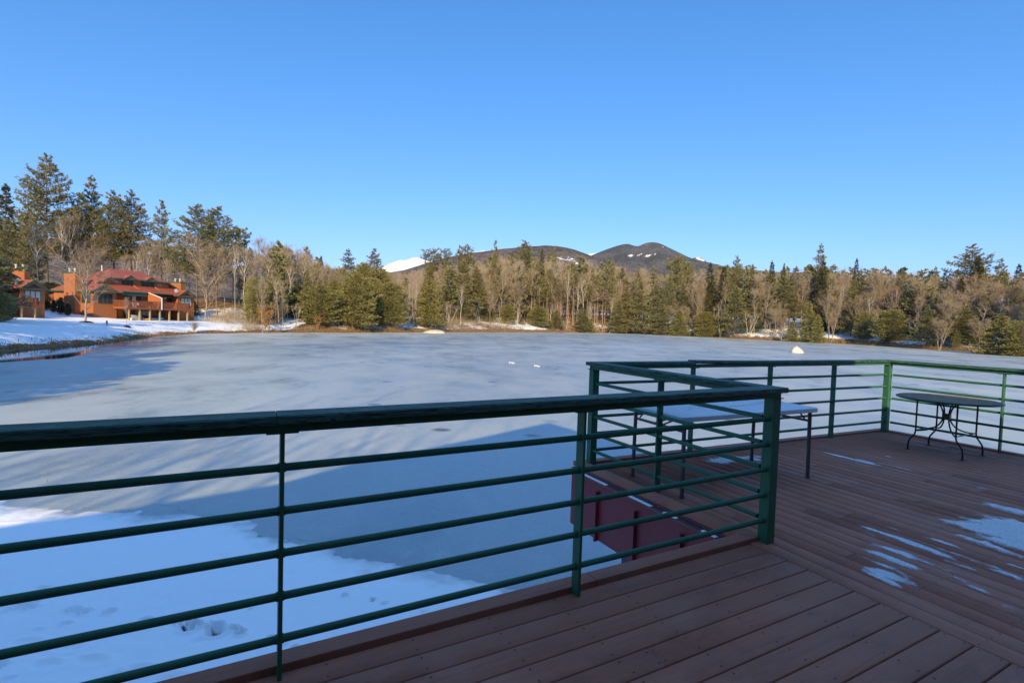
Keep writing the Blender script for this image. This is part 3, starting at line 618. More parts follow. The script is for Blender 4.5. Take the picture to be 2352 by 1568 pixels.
    # snow dusted along the ledge of the skirt
    for k, (y0, y1) in enumerate(((3.9, 4.36), (3.28, 3.62), (2.98, 3.13), (2.58, 2.72))):
        mb = MB(); mb.box(3.190, 3.228, y0, y1, -.0555, -.048)
        tag(mb.build('snow_streak', MT['snow'], bevel=.003), ['longest', 'second longest', 'short', 'shortest'][k] + ' thin streak of snow on the ledge of the red metal skirt', 'snow', 'snow streaks on the metal ledge').matrix_world = Matrix.Rotation(TH, 4, 'Z')

def rail_run(label, p0, p1, posts, corner=(), cap0=0.0, cap1=0.0, breaks=(), lift=None):
    """posts: distances along the run of flat bar posts; corner: square posts"""
    p0 = np.array(p0, float); p1 = np.array(p1, float); L = np.hypot(*(p1 - p0)); ang = math.atan2(p1[1] - p0[1], p1[0] - p0[0])
    loc = deckpt(p0[0], p0[1]); t = thing('deck_railing', label, 'railing', tuple(loc), TH + ang)
    edges = [-cap0] + list(breaks) + [L + cap1]
    for i, (a, b) in enumerate(zip(edges[:-1], edges[1:])):
        mb = MB(); n = 12
        # flat cap board, given as a chain so that a lifted end can bend down
        V = []; Fc = []
        for k in range(n + 1):
            x = a + .0015 + (b - a - .003) * k / n; dz = 0.0
            if lift and i == lift[0]: dz = lift[1] * max(0, 1 - k / n * 3.0) ** 1.5
            e = .006; w2 = .070; z0, z1 = HP + .038 + dz, HP + .076 + dz
            V += [(x, -w2, z0 + e), (x, -w2 + e, z0), (x, w2 - e, z0), (x, w2, z0 + e), (x, w2, z1 - e), (x, w2 - e, z1), (x, -w2 + e, z1), (x, -w2, z1 - e)]
        for k in range(n):
            for j in range(8): Fc.append((k * 8 + j, k * 8 + (j + 1) % 8, (k + 1) * 8 + (j + 1) % 8, (k + 1) * 8 + j))
        Fc += [tuple(range(8)), tuple(n * 8 + j for j in range(7, -1, -1))]
        mb.add(V, Fc); mb.build('top_rail', MT['capx'], t)
    mb = MB(); mb.box(-cap0 * .45, L + cap1 * .45, -.043, .043, HP + .001, HP + .0375); mb.build('rail_board', MT['rail'], t, bevel=.004)
    for z in BARS:
        mb = MB(); mb.tube([(0, 0, z), (L, 0, z)], .0172, 14, cap=False); o = mb.build('rail_bar', MT['rail'], t, smooth=False)
        for p in o.data.polygons: p.use_smooth = len(p.vertices) == 4
    for x in posts:
        mb = MB(); mb.box(x - .0085, x + .0085, -.033, .033, -.006, HP - .006); mb.box(x - .062, x + .062, -.036, .036, HP - .0058, HP)
        for z in BARS: mb.tube([(x - .016, 0, z), (x + .016, 0, z)], .0205, 10)
        mb.build('post', MT['rail'], t)
    for x in corner:
        mb = MB(); mb.box(x - .040, x + .040, -.040, .040, -.002, HP - .006); mb.box(x - .058, x + .058, -.050, .050, HP - .0058, HP)
        mb.build('corner_post', MT['rail'], t, bevel=.004)
    return t
def build_rails():
    B = lambda x: x + 7.4
    rail_run('long dark green railing nearest the camera, running over the snow to the notch corner', (-7.4, YA), (XC, YA), [B(-6.05), B(-4.5), B(-2.95), B(-1.41), B(.1424), B(1.690)], [B(XC)], 0, .075, [B(.118)])
    rail_run('short dark green railing crossing back along the red metal skirt', (XC, YA + .072), (XC, yfar(XC)), [3.401 - YA - .072], [], 0, .070)
    L = np.hypot(XJ - XC, yfar(XJ) - YE)
    q = lambda x: (x - XC) / math.cos(A1)
    rail_run('far green railing behind the folding table, sunlit only at its corner post', (XC, yfar(XC)), (XJ, yfar(XJ)), [q(4.826), q(6.205), q(7.563)], [0.0, L], -.072, .070, [q(4.80)], (1, .014))
    yj = yfar(XJ)
    rail_run('green railing behind the round table with its first panel in sun', (XJ, yj - .072), (XJ, -1.7), [yj - .072 - YK, yj - .072 - YK + 1.4, yj - .072 - YK + 2.8], [], 0, 0, [])

def build_tables():
    # folding table
    c = deckpt(4.40, 3.52); t = thing('folding_table', 'white plastic folding table with grey steel legs and wet ice on its top', 'table', tuple(c), TH + R(-2.6))
    mb = MB(); lx, ly, r = .955, .385, .045; pts = []
    for cx, cy, a0 in ((lx - r, ly - r, 0), (-lx + r, ly - r, 90), (-lx + r, -ly + r, 180), (lx - r, -ly + r, 270)):
        for k in range(5): a = R(a0 + 22.5 * k); pts.append((cx + r * math.cos(a), cy + r * math.sin(a), .70))
    mb.extrude(pts, (0, 0, .046)); mb.build('table_top', MT['plastic'], t, bevel=.007)
    mb = MB(); mb.box(-.90, .90, -.335, .335, .692, .6985); mb.build('underside_frame', MT['steel'], t)
    for s in (-1, 1):
        for yy in (-1, 1):
            mb = MB(); mb.tube([(s * .875, yy * .335, .69), (s * .878, yy * .345, .0)], .019, 10); mb.tube([(s * .878, yy * .345, 0.0), (s * .878, yy * .345, .02)], .022, 10); mb.build('leg', MT['steel'], t, smooth=False)
        mb = MB(); mb.beam((s * .875, -.335, .605), (s * .875, .335, .605), .022, .022); mb.build('cross_bar', MT['steel'], t)
        mb = MB(); mb.beam((s * .870, -.05, .612), (s * .50, -.02, .688), .016, .010); mb.beam((s * .870, .05, .612), (s * .50, .02, .688), .016, .010); mb.beam((s * .86, .29, .62), (s * .78, .29, .688), .012, .010); mb.beam((s * .86, -.29, .62), (s * .78, -.29, .688), .012, .010); mb.build('folding_brace', MT['steel'], t)
    # icy slush on the folding table
    snow_sheet('ice_patch', 'thin slush frozen in ripples across the folding table', 'ice', (4.40, 3.52), R(-2.6), (-.80, .84, -.32, .34), .746, [(-.5, -.05, .22, .12, .8), (.15, .05, .55, .16, 1.0), (.55, .1, .3, .14, .9), (-.1, .18, .4, .08, .7)], (3.0, 9.0), 41, step=.012, amp=.006)
    # round table
    c = deckpt(8.20, 3.10); t = thing('round_table', 'round patio table with a slatted rusty top and bent black iron legs', 'table', tuple(c), TH)
    mb = MB(); rim = [(.535 * math.cos(a), .535 * math.sin(a), .703) for a in np.linspace(0, 2 * math.pi, 49)]
    mb.tube(rim, .012, 8, cap=False); mb.build('rim', MT['iron'], t, smooth=True)
    mb = MB(); mb.tube([(0, 0, .708), (0, 0, .714)], .522, 48); mb.build('table_top', MT['meshtop'], t)
    mb = MB()
    for k in range(-21, 22):
        x = k * .0235; h = math.sqrt(max(0, .515 ** 2 - x * x)); mb.box(x - .007, x + .007, -h, h, .7142, .7172)
    mb.build('slats', MT['rust'], t)
    for xx in (-.285, .285):
        for s in (-1, 1):
            mb = MB(); y = lambda v: s * v
            mb.tube([(xx, y(.215), .70), (xx, y(.215), .45), (xx, y(.215), .27), (xx, y(.222), .225), (xx, y(.255), .175), (xx, y(.283), .13), (xx, y(.292), .08), (xx, y(.292), .012)], .0105, 8)
            mb.build('leg', MT['iron'], t, smooth=True)
            mb = MB(); mb.tube([(xx, y(.292), .0), (xx, y(.292), .012)], .026, 12); mb.build('foot', MT['iron'], t)
            mb = MB(); pts = []
            for k in range(19):
                a = math.pi * k / 18; r_ = math.sin(a) ** .9 if 0 < k < 18 else 0.0; lo = .5 - .5 * math.cos(a)
                ex = xx * (1 - lo) + xx * .45 * lo; ey = s * (.215 * (1 - lo) + .17 * lo)
                pts.append((ex * (1 - r_) + xx * .06 * r_, ey * (1 - r_) + s * .030 * r_, .270 + .428 * lo))
            mb.tube(pts, .0095, 8); mb.build('curved_brace', MT['iron'], t, smooth=True)
    mb = MB(); mb.box(-.034, .034, -.040, .040, .440, .515); mb.build('centre_block', MT['iron'], t, bevel=.006)
    for s in (-1, 1):
        mb = MB(); mb.tube([(-.285, s * .215, .275), (.285, s * .215, .275)], .008, 8, cap=False); mb.build('stretcher', MT['iron'], t, smooth=True)

def snow_sheet(name, label, cat, c, rz, rect, z, blobs, streak, seed, step=.012, amp=.012, mat=None, group=None):
    """melting snow: a height field that dips under the surface where there is none"""
    x0, x1, y0, y1 = rect; xs = np.arange(x0, x1, step); ys = np.arange(y0, y1, step); X, Y = np.meshgrid(xs, ys)
    m = np.zeros_like(X)
    for bx, by, rx, ry, a in blobs: m = np.maximum(m, a * np.clip(1.25 - np.hypot((X - bx) / rx, (Y - by) / ry) * .85, -.4, 1))
    nz = fbm(X * streak[0], Y * streak[1], seed, 5)
    ed = np.minimum(np.minimum(X - x0, x1 - X), np.minimum(Y - y0, y1 - Y))
    H = m + 1.9 * (nz - .5) + .5 * (fbm(X * 21, Y * 21, seed + 9, 3) - .5) - .46 - np.clip(.06 - ed, 0, .06) * 20
    th = np.clip(H, -.35, .5)
    lump = 1 + .5 * (fbm(X * 16, Y * 16, seed + 5, 3) - .5)
    Z = np.where(th > 0, .0015 + amp * np.sqrt(np.clip(th, 0, 1)) * lump, th * .02)
    n, k = X.shape; idx = np.arange(n * k).reshape(n, k)
    Fc = np.stack([idx[:-1, :-1], idx[:-1, 1:], idx[1:, 1:], idx[1:, :-1]], -1).reshape(-1, 4)
    hf = th.ravel()[Fc]; Fc = Fc[hf.max(1) > -.02]
    o = np_mesh(name, np.stack([X, Y, Z], -1).reshape(-1, 3), Fc, mat or MT['slush'], attrs={'thick': ('POINT', th.ravel())}, smooth=True)
    P = deckpt(c[0], c[1], z); o.location = tuple(P); o.rotation_euler = (0, 0, TH + rz)
    return tag(o, label, cat, group)
def mat_slush():
    q = NB('thin_icy_snow'); th = q.attr('thick'); p = q.coord('Object')
    nz = q.noise(p, 45, 4, .7)
    a = q.ramp(q.math('ADD', th, q.math('MULTIPLY', q.math('SUBTRACT', nz, .5), .6)), [(.02, 0.0), (.30, 0.42), (.70, 1.0)])
    q.link(a, q.b.inputs['Alpha'])
    c = q.mix(q.noise(p, 8, 4), (.80, .82, .84), (.96, .96, .96))
    q.bump(nz, .5, .006)
    return q.set(c, .42, .4)
MT['slush'] = mat_slush(); MT['darkwall'] = mat_siding('dark_brown_siding', (0.11, 0.055, 0.035))
def build_patches():
    z6 = lambda x, y: todeck(at_z((3100 + x / 1.568) / 1.7415, (1380 + y / 1.568) / 1.7415, 0))
    def at6(x, y): P = z6(x, y); return P[0], P[1]
    G = 'snow patches left on the deck boards'
    def patch(lbl, pts, streak, seed, amp=.010, pad=.25):
        P = np.array([at6(a, b) for a, b, *_ in pts]); c = P.mean(0)
        bl = [(P[i][0] - c[0], P[i][1] - c[1], pts[i][2], pts[i][3], pts[i][4]) for i in range(len(pts))]
        mx = max(max(b[2], b[3]) for b in bl) + pad
        rect = (min(b[0] for b in bl) - mx, max(b[0] for b in bl) + mx, min(b[1] for b in bl) - mx, max(b[1] for b in bl) + mx)
        snow_sheet('snow_patch', lbl, 'snow', (c[0], c[1]), 0, rect, 0.0, bl, streak, seed, .012, amp, None, G)
    patch('largest bright snow patch on the deck, beside the right frame edge', [(1430, 1190, .15, .42, 1.3), (1600, 1185, .32, .45, 1.4), (1330, 1262, .06, .30, 1.0), (1270, 1170, .06, .25, .95), (1590, 1070, .10, .35, .85), (1560, 1285, .09, .32, 1.05)], (6.0, 3.2), 51, .030)
    patch('thin streaky snow film just in front of the largest deck patch', [(1060, 1240, 0.034, 0.12, 0.93), (1180, 1390, 0.041, 0.19, 0.88), (1060, 1410, 0.034, 0.16, 0.88), (1300, 1370, 0.041, 0.22, 0.93), (1420, 1430, 0.048, 0.19, 0.98), (1150, 1470, 0.034, 0.14, 0.93), (1330, 1500, 0.034, 0.19, 0.88), (1450, 1370, 0.034, 0.14, 0.84), (1240, 1520, 0.027, 0.08, 0.84)], (7.0, 3.6), 57, .012)
    patch('row of frosty footprint shaped marks running across the boards', [(760, 1295, .045, .15, 1.0), (735, 1340, .05, .17, 1.05), (690, 1385, .045, .15, 1.0), (710, 1440, .075, .14, 1.1), (680, 1470, .04, .15, .9)], (10.0, 4.0), 63, .006, .15)
    patch('long narrow streak of snow among the middle deck boards', [(900, 1255, .035, .26, 1.0), (980, 1290, .04, .24, 1.0)], (8.0, 4.0), 67, .006, .15)
    patch('pale ice streak on the boards nearest the far railing', [(450, 708, .05, .34, 1.15), (540, 722, .03, .2, .95)], (8.0, 3.2), 71, .006, .15)
    patch('small snow scrap between the ice streak and the footprints', [(650, 1172, .028, .14, 1.05)], (8.0, 4.0), 75, .005, .12)
    patch('tiny snow scrap on the boards in front of the round table', [(805, 773, .03, .14, 1.1), (705, 698, .03, .08, 1.0)], (8.0, 4.0), 77, .005, .12)
    z2 = lambda x, y: todeck(at_z((2800 + x / 3.136) / 1.7415, (1480 + y / 3.136) / 1.7415, 0))
    P = [z2(480, 1110), z2(280, 1120), z2(600, 1100)]; c = P[0]
    snow_sheet('snow_patch', 'wet icy patch on the boards under the folding table', 'snow', (c[0], c[1]), 0, (-.7, .7, -.5, .5), 0, [(P[i][0] - c[0], P[i][1] - c[1], .22, .14, .80) for i in range(3)], (3, 4), 81, .014, .004, None, G)

def build_lodge():
    """the lodge behind the camera, whose roofs shade the deck"""
    t = thing('lodge_building', 'dark brown sided lodge with a red gable roof standing directly behind the deck', 'building', (0, 0, 0), TH)
    sx, sz = 0.0, 0.0
    top = [(x + sx, z + sz) for x, z in [(5.95, 3.15), (-.55, 8.08), (-1.5, 7.86), (-3.5, 7.30), (-7.2, 6.42), (-8.6, 5.80), (-13.0, 5.32), (-24.0, 5.05)]]
    th = .18
    mb = MB(); y0, y1 = -2.0, -8.0
    for (x0, z0), (x1, z1) in zip(top[:-1], top[1:]): mb.extrude([(x0, y0, z0), (x1, y0, z1), (x1, y0, z1 - th), (x0, y0, z0 - th)], (0, y1 - y0, 0))
    mb.build('roof', MT['roof'], t)
    mb = MB(); poly = [(x, -2.25, z - th - .004) for x, z in top] + [(-24 + sx, -2.25, -3.2), (5.95 + sx, -2.25, -3.2)]
    mb.extrude(poly, (0, -5.5, 0)); mb.build('wall', MT['darkwall'], t)
    mb = MB(); mb.box(6.02 + sx, 12 + sx, -8, -2.1, -3.2, 3.62 + sz); mb.build('wall', MT['darkwall'], t)
    mb = MB(); mb.box(6.02 + sx, 12 + sx, -8.2, -2.08, 3.622 + sz, 3.80 + sz); mb.build('roof', MT['roof'], t)
    for x in (-5.5, -2.6, .3, 3.2):
        f = MB(); f.box(x - .95, x + .95, -2.246, -2.18, .05, 2.25); fo = f.build('sliding_door', MT['green'], t)
        g = MB(); g.box(x - .85, x + .85, -2.176, -2.165, .15, 2.15); g.build('pane', MT['glass'], fo)
build_deck(); build_rails(); build_tables(); build_patches(); build_lodge()
# ---------------------------------------------------------------- houses on the left bank and what stands round them
HX = R(22.0)
def build_house(loc, rz, label, group):
    t = thing('lake_house', label, 'house', loc, rz, group)
    P = lambda nm, mb, m, par=t, **k: mb.build(nm, MT[m], par, **k)
    x0, x1, xm = 1.13, 20.75, 10.94
    W = MB()
    W.box(x0, 5.05, 0, 3.2, -1.6, 4.72); W.box(17.0, x1, 0, 3.2, -1.6, 4.72); W.box(x0, x1, 3.2, 10.6, -1.6, 4.72); W.box(5.05, 17.0, 1.8, 3.2, -1.6, 4.72)
    P('wall', W, 'siding')
    W = MB(); W.extrude([(3.3, 2.6, 4.8), (18.45, 2.6, 4.8), (18.45, 2.6, 6.40), (16.25, 2.6, 7.62), (5.4, 2.6, 7.62), (3.3, 2.6, 6.40)], (0, 7.6, 0)); P('upper_wall', W, 'siding')
    # lower roof: a skirt round the upper storey, standing forward over the porch
    S = MB(); T = .16; e = .55; ex0, ex1 = x0 - e, x1 + e
    zi = 6.45
    S.slab([(ex0, -e, 4.86), (5.9, -e, 4.86), (6.3, 2.6, zi), (3.2, 2.6, zi)], T); S.slab([(16.0, -e, 4.86), (ex1, -e, 4.86), (18.6, 2.6, zi), (15.6, 2.6, zi)], T)
    S.slab([(5.9, -.1, 5.16), (16.0, -.1, 5.16), (15.6, 2.6, zi + .01), (6.3, 2.6, zi + .01)], T)
    S.slab([(ex0, 11.2, 4.86), (ex0, -e, 4.86), (3.2, 2.6, zi), (3.2, 9.6, zi)], T); S.slab([(ex1, -e, 4.86), (ex1, 11.2, 4.86), (18.6, 9.6, zi), (18.6, 2.6, zi)], T)
    S.slab([(ex1, 11.2, 4.86), (ex0, 11.2, 4.86), (3.2, 9.6, zi), (18.6, 9.6, zi)], T)
    P('lower_roof', S, 'roof')
    # upper roof with clipped ends
    S = MB(); F1, F2 = (5.25, 2.05, 7.74), (16.35, 2.05, 7.74); R1, R2 = (8.3, 6.8, 9.80), (13.4, 6.8, 9.80); L1, L2 = (2.95, 2.05, 6.50), (2.95, 10.6, 6.5); Q1, Q2 = (18.75, 2.05, 6.50), (18.75, 10.6, 6.5); B1, B2 = (5.25, 10.8, 7.74), (16.35, 10.8, 7.74)
    S.slab([F1, F2, R2, R1], .14); S.slab([B2, B1, R1, R2], .14)
    S.slab([L1, F1, R1], .14); S.slab([L1, R1, L2], .14); S.slab([L2, R1, B1], .14); S.slab([F2, Q1, R2], .14); S.slab([Q1, Q2, R2], .14); S.slab([Q2, B2, R2], .14)
    P('upper_roof', S, 'roof')
    # trim boards
    G = MB()
    for a, b in (((ex0, -e - .03, 4.77), (5.9, -e - .03, 4.77)), ((16.0, -e - .03, 4.77), (ex1, -e - .03, 4.77)), ((5.9, -.13, 5.06), (16.0, -.13, 5.06)), ((ex0 - .03, -e, 4.77), (ex0 - .03, 11.2, 4.77)), ((ex1 + .03, -e, 4.77), (ex1 + .03, 11.2, 4.77)),
                 ((5.25, 2.0, 7.66), (16.35, 2.0, 7.66)), ((5.25, 2.0, 7.66), (2.95, 2.0, 6.42)), ((16.35, 2.0, 7.66), (18.75, 2.0, 6.42))): G.beam(a, b, .06, .22)
    G.box(6.0, 10.8, .02, .10, 4.35, 4.95); P('eave_trim', G, 'green')
    # small gables over the wings and the dormers
    for gx, hw, zb, za, yf, yb in ((2.85, 1.80, 5.06, 6.28, -.48, 2.55), (18.80, 1.80, 5.06, 6.28, -.48, 2.55), (8.9, 1.42, 7.55, 8.52, 1.95, 4.0), (12.95, 1.42, 7.55, 8.52, 1.95, 4.0)):
        g = MB(); g.extrude([(gx - hw + .12, yf + .08, zb - .03), (gx + hw - .12, yf + .08, zb - .03), (gx, yf + .08, za - .1)], (0, .10, 0)); go = P('gable', g, 'siding')
        r_ = MB(); r_.slab([(gx - hw - .05, yf, zb - .03), (gx, yf, za), (gx, yb, za), (gx - hw - .05, yb, zb - .03)], .10); r_.slab([(gx, yf, za), (gx + hw + .05, yf, zb - .03), (gx + hw + .05, yb, zb - .03), (gx, yb, za)], .10); P('gable_roof', r_, 'roof', go)
        b = MB(); b.beam((gx - hw - .05, yf - .04, zb - .10), (gx, yf - .04, za - .06), .05, .20); b.beam((gx, yf - .04, za - .06), (gx + hw + .05, yf - .04, zb - .10), .05, .20)
        if zb < 6: b.beam((gx - hw * .55, yf + .04, zb + .02), (gx, yf + .04, zb + .62), .06, .10); b.beam((gx, yf + .04, zb + .62), (gx + hw * .55, yf + .04, zb + .02), .06, .10)
        P('barge_board', b, 'green', go)
        if zb < 6:
            v = MB(); v.extrude([(gx - hw * .5, yf + .075, zb + .02), (gx + hw * .5, yf + .075, zb + .02), (gx, yf + .075, zb + .55)], (0, .004, 0)); P('vent', v, 'iron', go)
    # chimneys
    for cx0, cx1 in ((.25, 1.20), (20.25, 21.15)):
        c = MB(); c.box(cx0, cx1, 3.3, 6.3, -.5, 8.0); co = P('chimney', c, 'siding')
        c = MB(); c.box(cx0 - .06, cx1 + .06, 3.24, 6.36, 7.96, 8.22); P('chimney_cap', c, 'green', co)
        for yy in (4.1, 5.5):
            c = MB(); c.tube([(.5 * (cx0 + cx1), yy, 8.2), (.5 * (cx0 + cx1), yy, 8.75)], .13, 10); c.tube([(.5 * (cx0 + cx1), yy, 8.75), (.5 * (cx0 + cx1), yy, 8.95)], .19, 10); P('flue', c, 'flue', co)
    c = MB(); c.tube([(7.2, 7.4, 9.0), (7.2, 7.4, 10.35)], .12, 8); P('vent_pipe', c, 'white')
    # windows: name, x0, x1, z0, z1, y, panes, blind
    def window(a, b, z0, z1, y, n, blind=False, axis='y', fr='white'):
        f = MB(); w2 = .06
        def bx(m_, p, q, r0, r1, d0, d1):
            (m_.box(p, q, y - d1, y - d0, r0, r1) if axis == 'y' else m_.box(y - d1, y - d0, p, q, r0, r1))
        bx(f, a - w2, a, z0 - w2, z1 + w2, .0, .06); bx(f, b, b + w2, z0 - w2, z1 + w2, .0, .06); bx(f, a, b, z1, z1 + w2, .0, .06); bx(f, a, b, z0 - w2, z0, .0, .075)
        for k in range(1, n): xx = a + (b - a) * k / n; bx(f, xx - .05, xx + .05, z0, z1, .0, .055)
        fo = P('window', f, fr)
        g = MB(); bx(g, a, b, z0, z1, .005, .02); P('pane', g, 'curtain' if blind else 'glass', fo)
        return fo
    window(1.95, 4.28, 2.65, 4.42, 0, 3, fr='green'); window(17.75, 20.05, 2.85, 4.42, 0, 3, True, fr='green'); window(.75, 2.95, 2.65, 4.42, x0, 2, False, 'x', 'green')
    window(7.7, 9.7, 6.55, 7.40, 2.6, 3, False, fr='green'); window(11.4, 13.9, 6.55, 7.40, 2.6, 3, False, fr='green'); window(17.1, 17.45, 6.62, 7.0, 2.6, 1, fr='green')
    window(7.7, 8.75, 3.5, 4.5, 1.8, 1, fr='green'); window(13.2, 14.1, 2.75, 4.4, 1.8, 1, fr='green'); window(10.2, 12.5, -.3, 1.35, 1.8, 3, True, fr='green'); window(14.0, 15.6, -.5, 1.4, 1.8, 2, False, fr='green'); window(5.3, 6.3, -.5, 1.4, 1.8, 1, False, fr='green'); window(7.4, 9.6, -.4, 1.4, 1.8, 2, False, fr='green')
    for dx in (9.75, 16.0):
        d = MB(); d.box(dx, dx + .95, 1.72, 1.795, 2.02, 4.35); do = P('door', d, 'iron'); h = MB(); h.tube([(dx + .85, 1.70, 3.1), (dx + .85, 1.66, 3.1)], .03, 8); P('handle', h, 'flue', do)
    d = MB(); d.box(9.0, 9.7, 1.70, 1.79, 2.02, 4.3); P('door', d, 'white')
    for lx in (5.6, 9.35, 15.5):
        d = MB(); d.tube([(lx, 1.79, 4.25), (lx, 1.60, 4.25)], .17, 12); P('porch_lamp', d, 'white')
    for ax in (6.0, 14.5):
        d = MB(); d.box(ax, ax + .75, 2.30, 2.595, 6.88, 7.22); a = P('air_conditioner', d, 'ac'); g = MB()
        for k in range(4): g.box(ax + .06 + k * .17, ax + .17 + k * .17, 2.292, 2.298, 6.92, 7.18)
        P('grille', g, 'navy', a)
    # cut-in balconies beside the dormer windows: sloping cheek and lit sill
    for bx in (9.75, 13.95):
        c = MB(); c.extrude([(bx, 2.58, 5.9), (bx, .55, 5.50), (bx, 2.58, 6.72)], (.12, 0, 0)); co = P('balcony_cheek', c, 'siding')
        c = MB(); c.box(bx - 2.1, bx - .01, .62, .82, 5.50, 5.66); P('balcony_sill', c, 'roof', co)
    # deck
    D = MB(); D.box(4.5, 16.85, -3.5, 1.79, 1.98, 2.10); dk = P('deck_floor', D, 'deckwood')
    D = MB(); D.box(4.42, 16.93, -3.58, -3.505, 1.70, 2.12); D.box(4.42, 4.495, -3.5, -.01, 1.70, 2.12); D.box(16.855, 16.93, -3.5, -.01, 1.70, 2.12); P('deck_fascia', D, 'deckwood', dk)
    for a, b in (((4.46, -3.54), (16.89, -3.54)), ((4.46, -3.54), (4.46, -.02)), ((16.89, -3.54), (16.89, -.02))):
        r_ = MB(); L = math.hypot(b[0] - a[0], b[1] - a[1]); n = max(2, int(round(L / 1.77))); r_.beam((*a, 3.30), (*b, 3.30), .10, .06); r_.beam((*a, 2.24), (*b, 2.24), .05, .06)
        for k in range(n + 1):
            s = k / n; p = (a[0] + (b[0] - a[0]) * s, a[1] + (b[1] - a[1]) * s); r_.box(p[0] - .05, p[0] + .05, p[1] - .05, p[1] + .05, 2.12, 3.36)
        m_ = int(L / .125)
        for k in range(1, m_):
            s = k / m_; p = (a[0] + (b[0] - a[0]) * s, a[1] + (b[1] - a[1]) * s); r_.box(p[0] - .03, p[0] + .03, p[1] - .02, p[1] + .02, 2.26, 3.27)
        P('deck_rail', r_, 'deckwood', dk)
    for k in range(7):
        px = 5.0 + k * 1.93; q = MB(); q.box(px - .11, px + .11, -3.42, -3.20, -1.5, 1.975); P('deck_post', q, 'post', dk)
    q = MB(); q.extrude([(10.86, .05, 2.12), (10.86, .05, 5.14), (10.86, -3.62, 4.05), (10.86, -3.62, 2.12)], (.16, 0, 0)); pw = P('privacy_wall', q, 'siding')
    q = MB(); q.beam((10.94, .05, 5.20), (10.94, -3.68, 4.10), .22, .10); q.box(10.83, 11.05, -3.70, -3.625, 1.75, 4.08); P('white_edge', q, 'white', pw)
    # satellite dish on the right wing roof
    q = MB(); q.tube([(16.8, .5, 5.4), (16.8, .3, 5.95)], .03, 6); qd = P('satellite_dish', q, 'flue'); q = MB()
    q.tube([(16.8, .22, 6.0), (16.8, .16, 6.0)], [.40, .42], 16); P('dish', q, 'white', qd)
    q = MB(); q.slab([(3.9, -.1, 5.36), (4.6, .5, 5.30), (4.5, .9, 5.50), (3.95, .35, 5.56)], .05); 
    # low shed at the back corner
    q = MB(); q.box(1.6, 6, 10.6, 13.5, -.5, 3.5); P('back_wall', q, 'siding'); q = MB(); q.slab([(1.0, 14.0, 3.55), (1.0, 10.6, 3.55), (4.2, 10.6, 4.7), (4.2, 14.0, 4.7)], .14); P('back_roof', q, 'roof')
    return t
H_O = (-78.24, 92.0, 0.0); H_A = R(90 - 22 + 5); H_S = 1.06
def hl(x, y, z=0.0):
    x = x * H_S
    c, s = math.cos(H_A), math.sin(H_A); return (H_O[0] + x * c - y * s, H_O[1] + x * s + y * c, z)
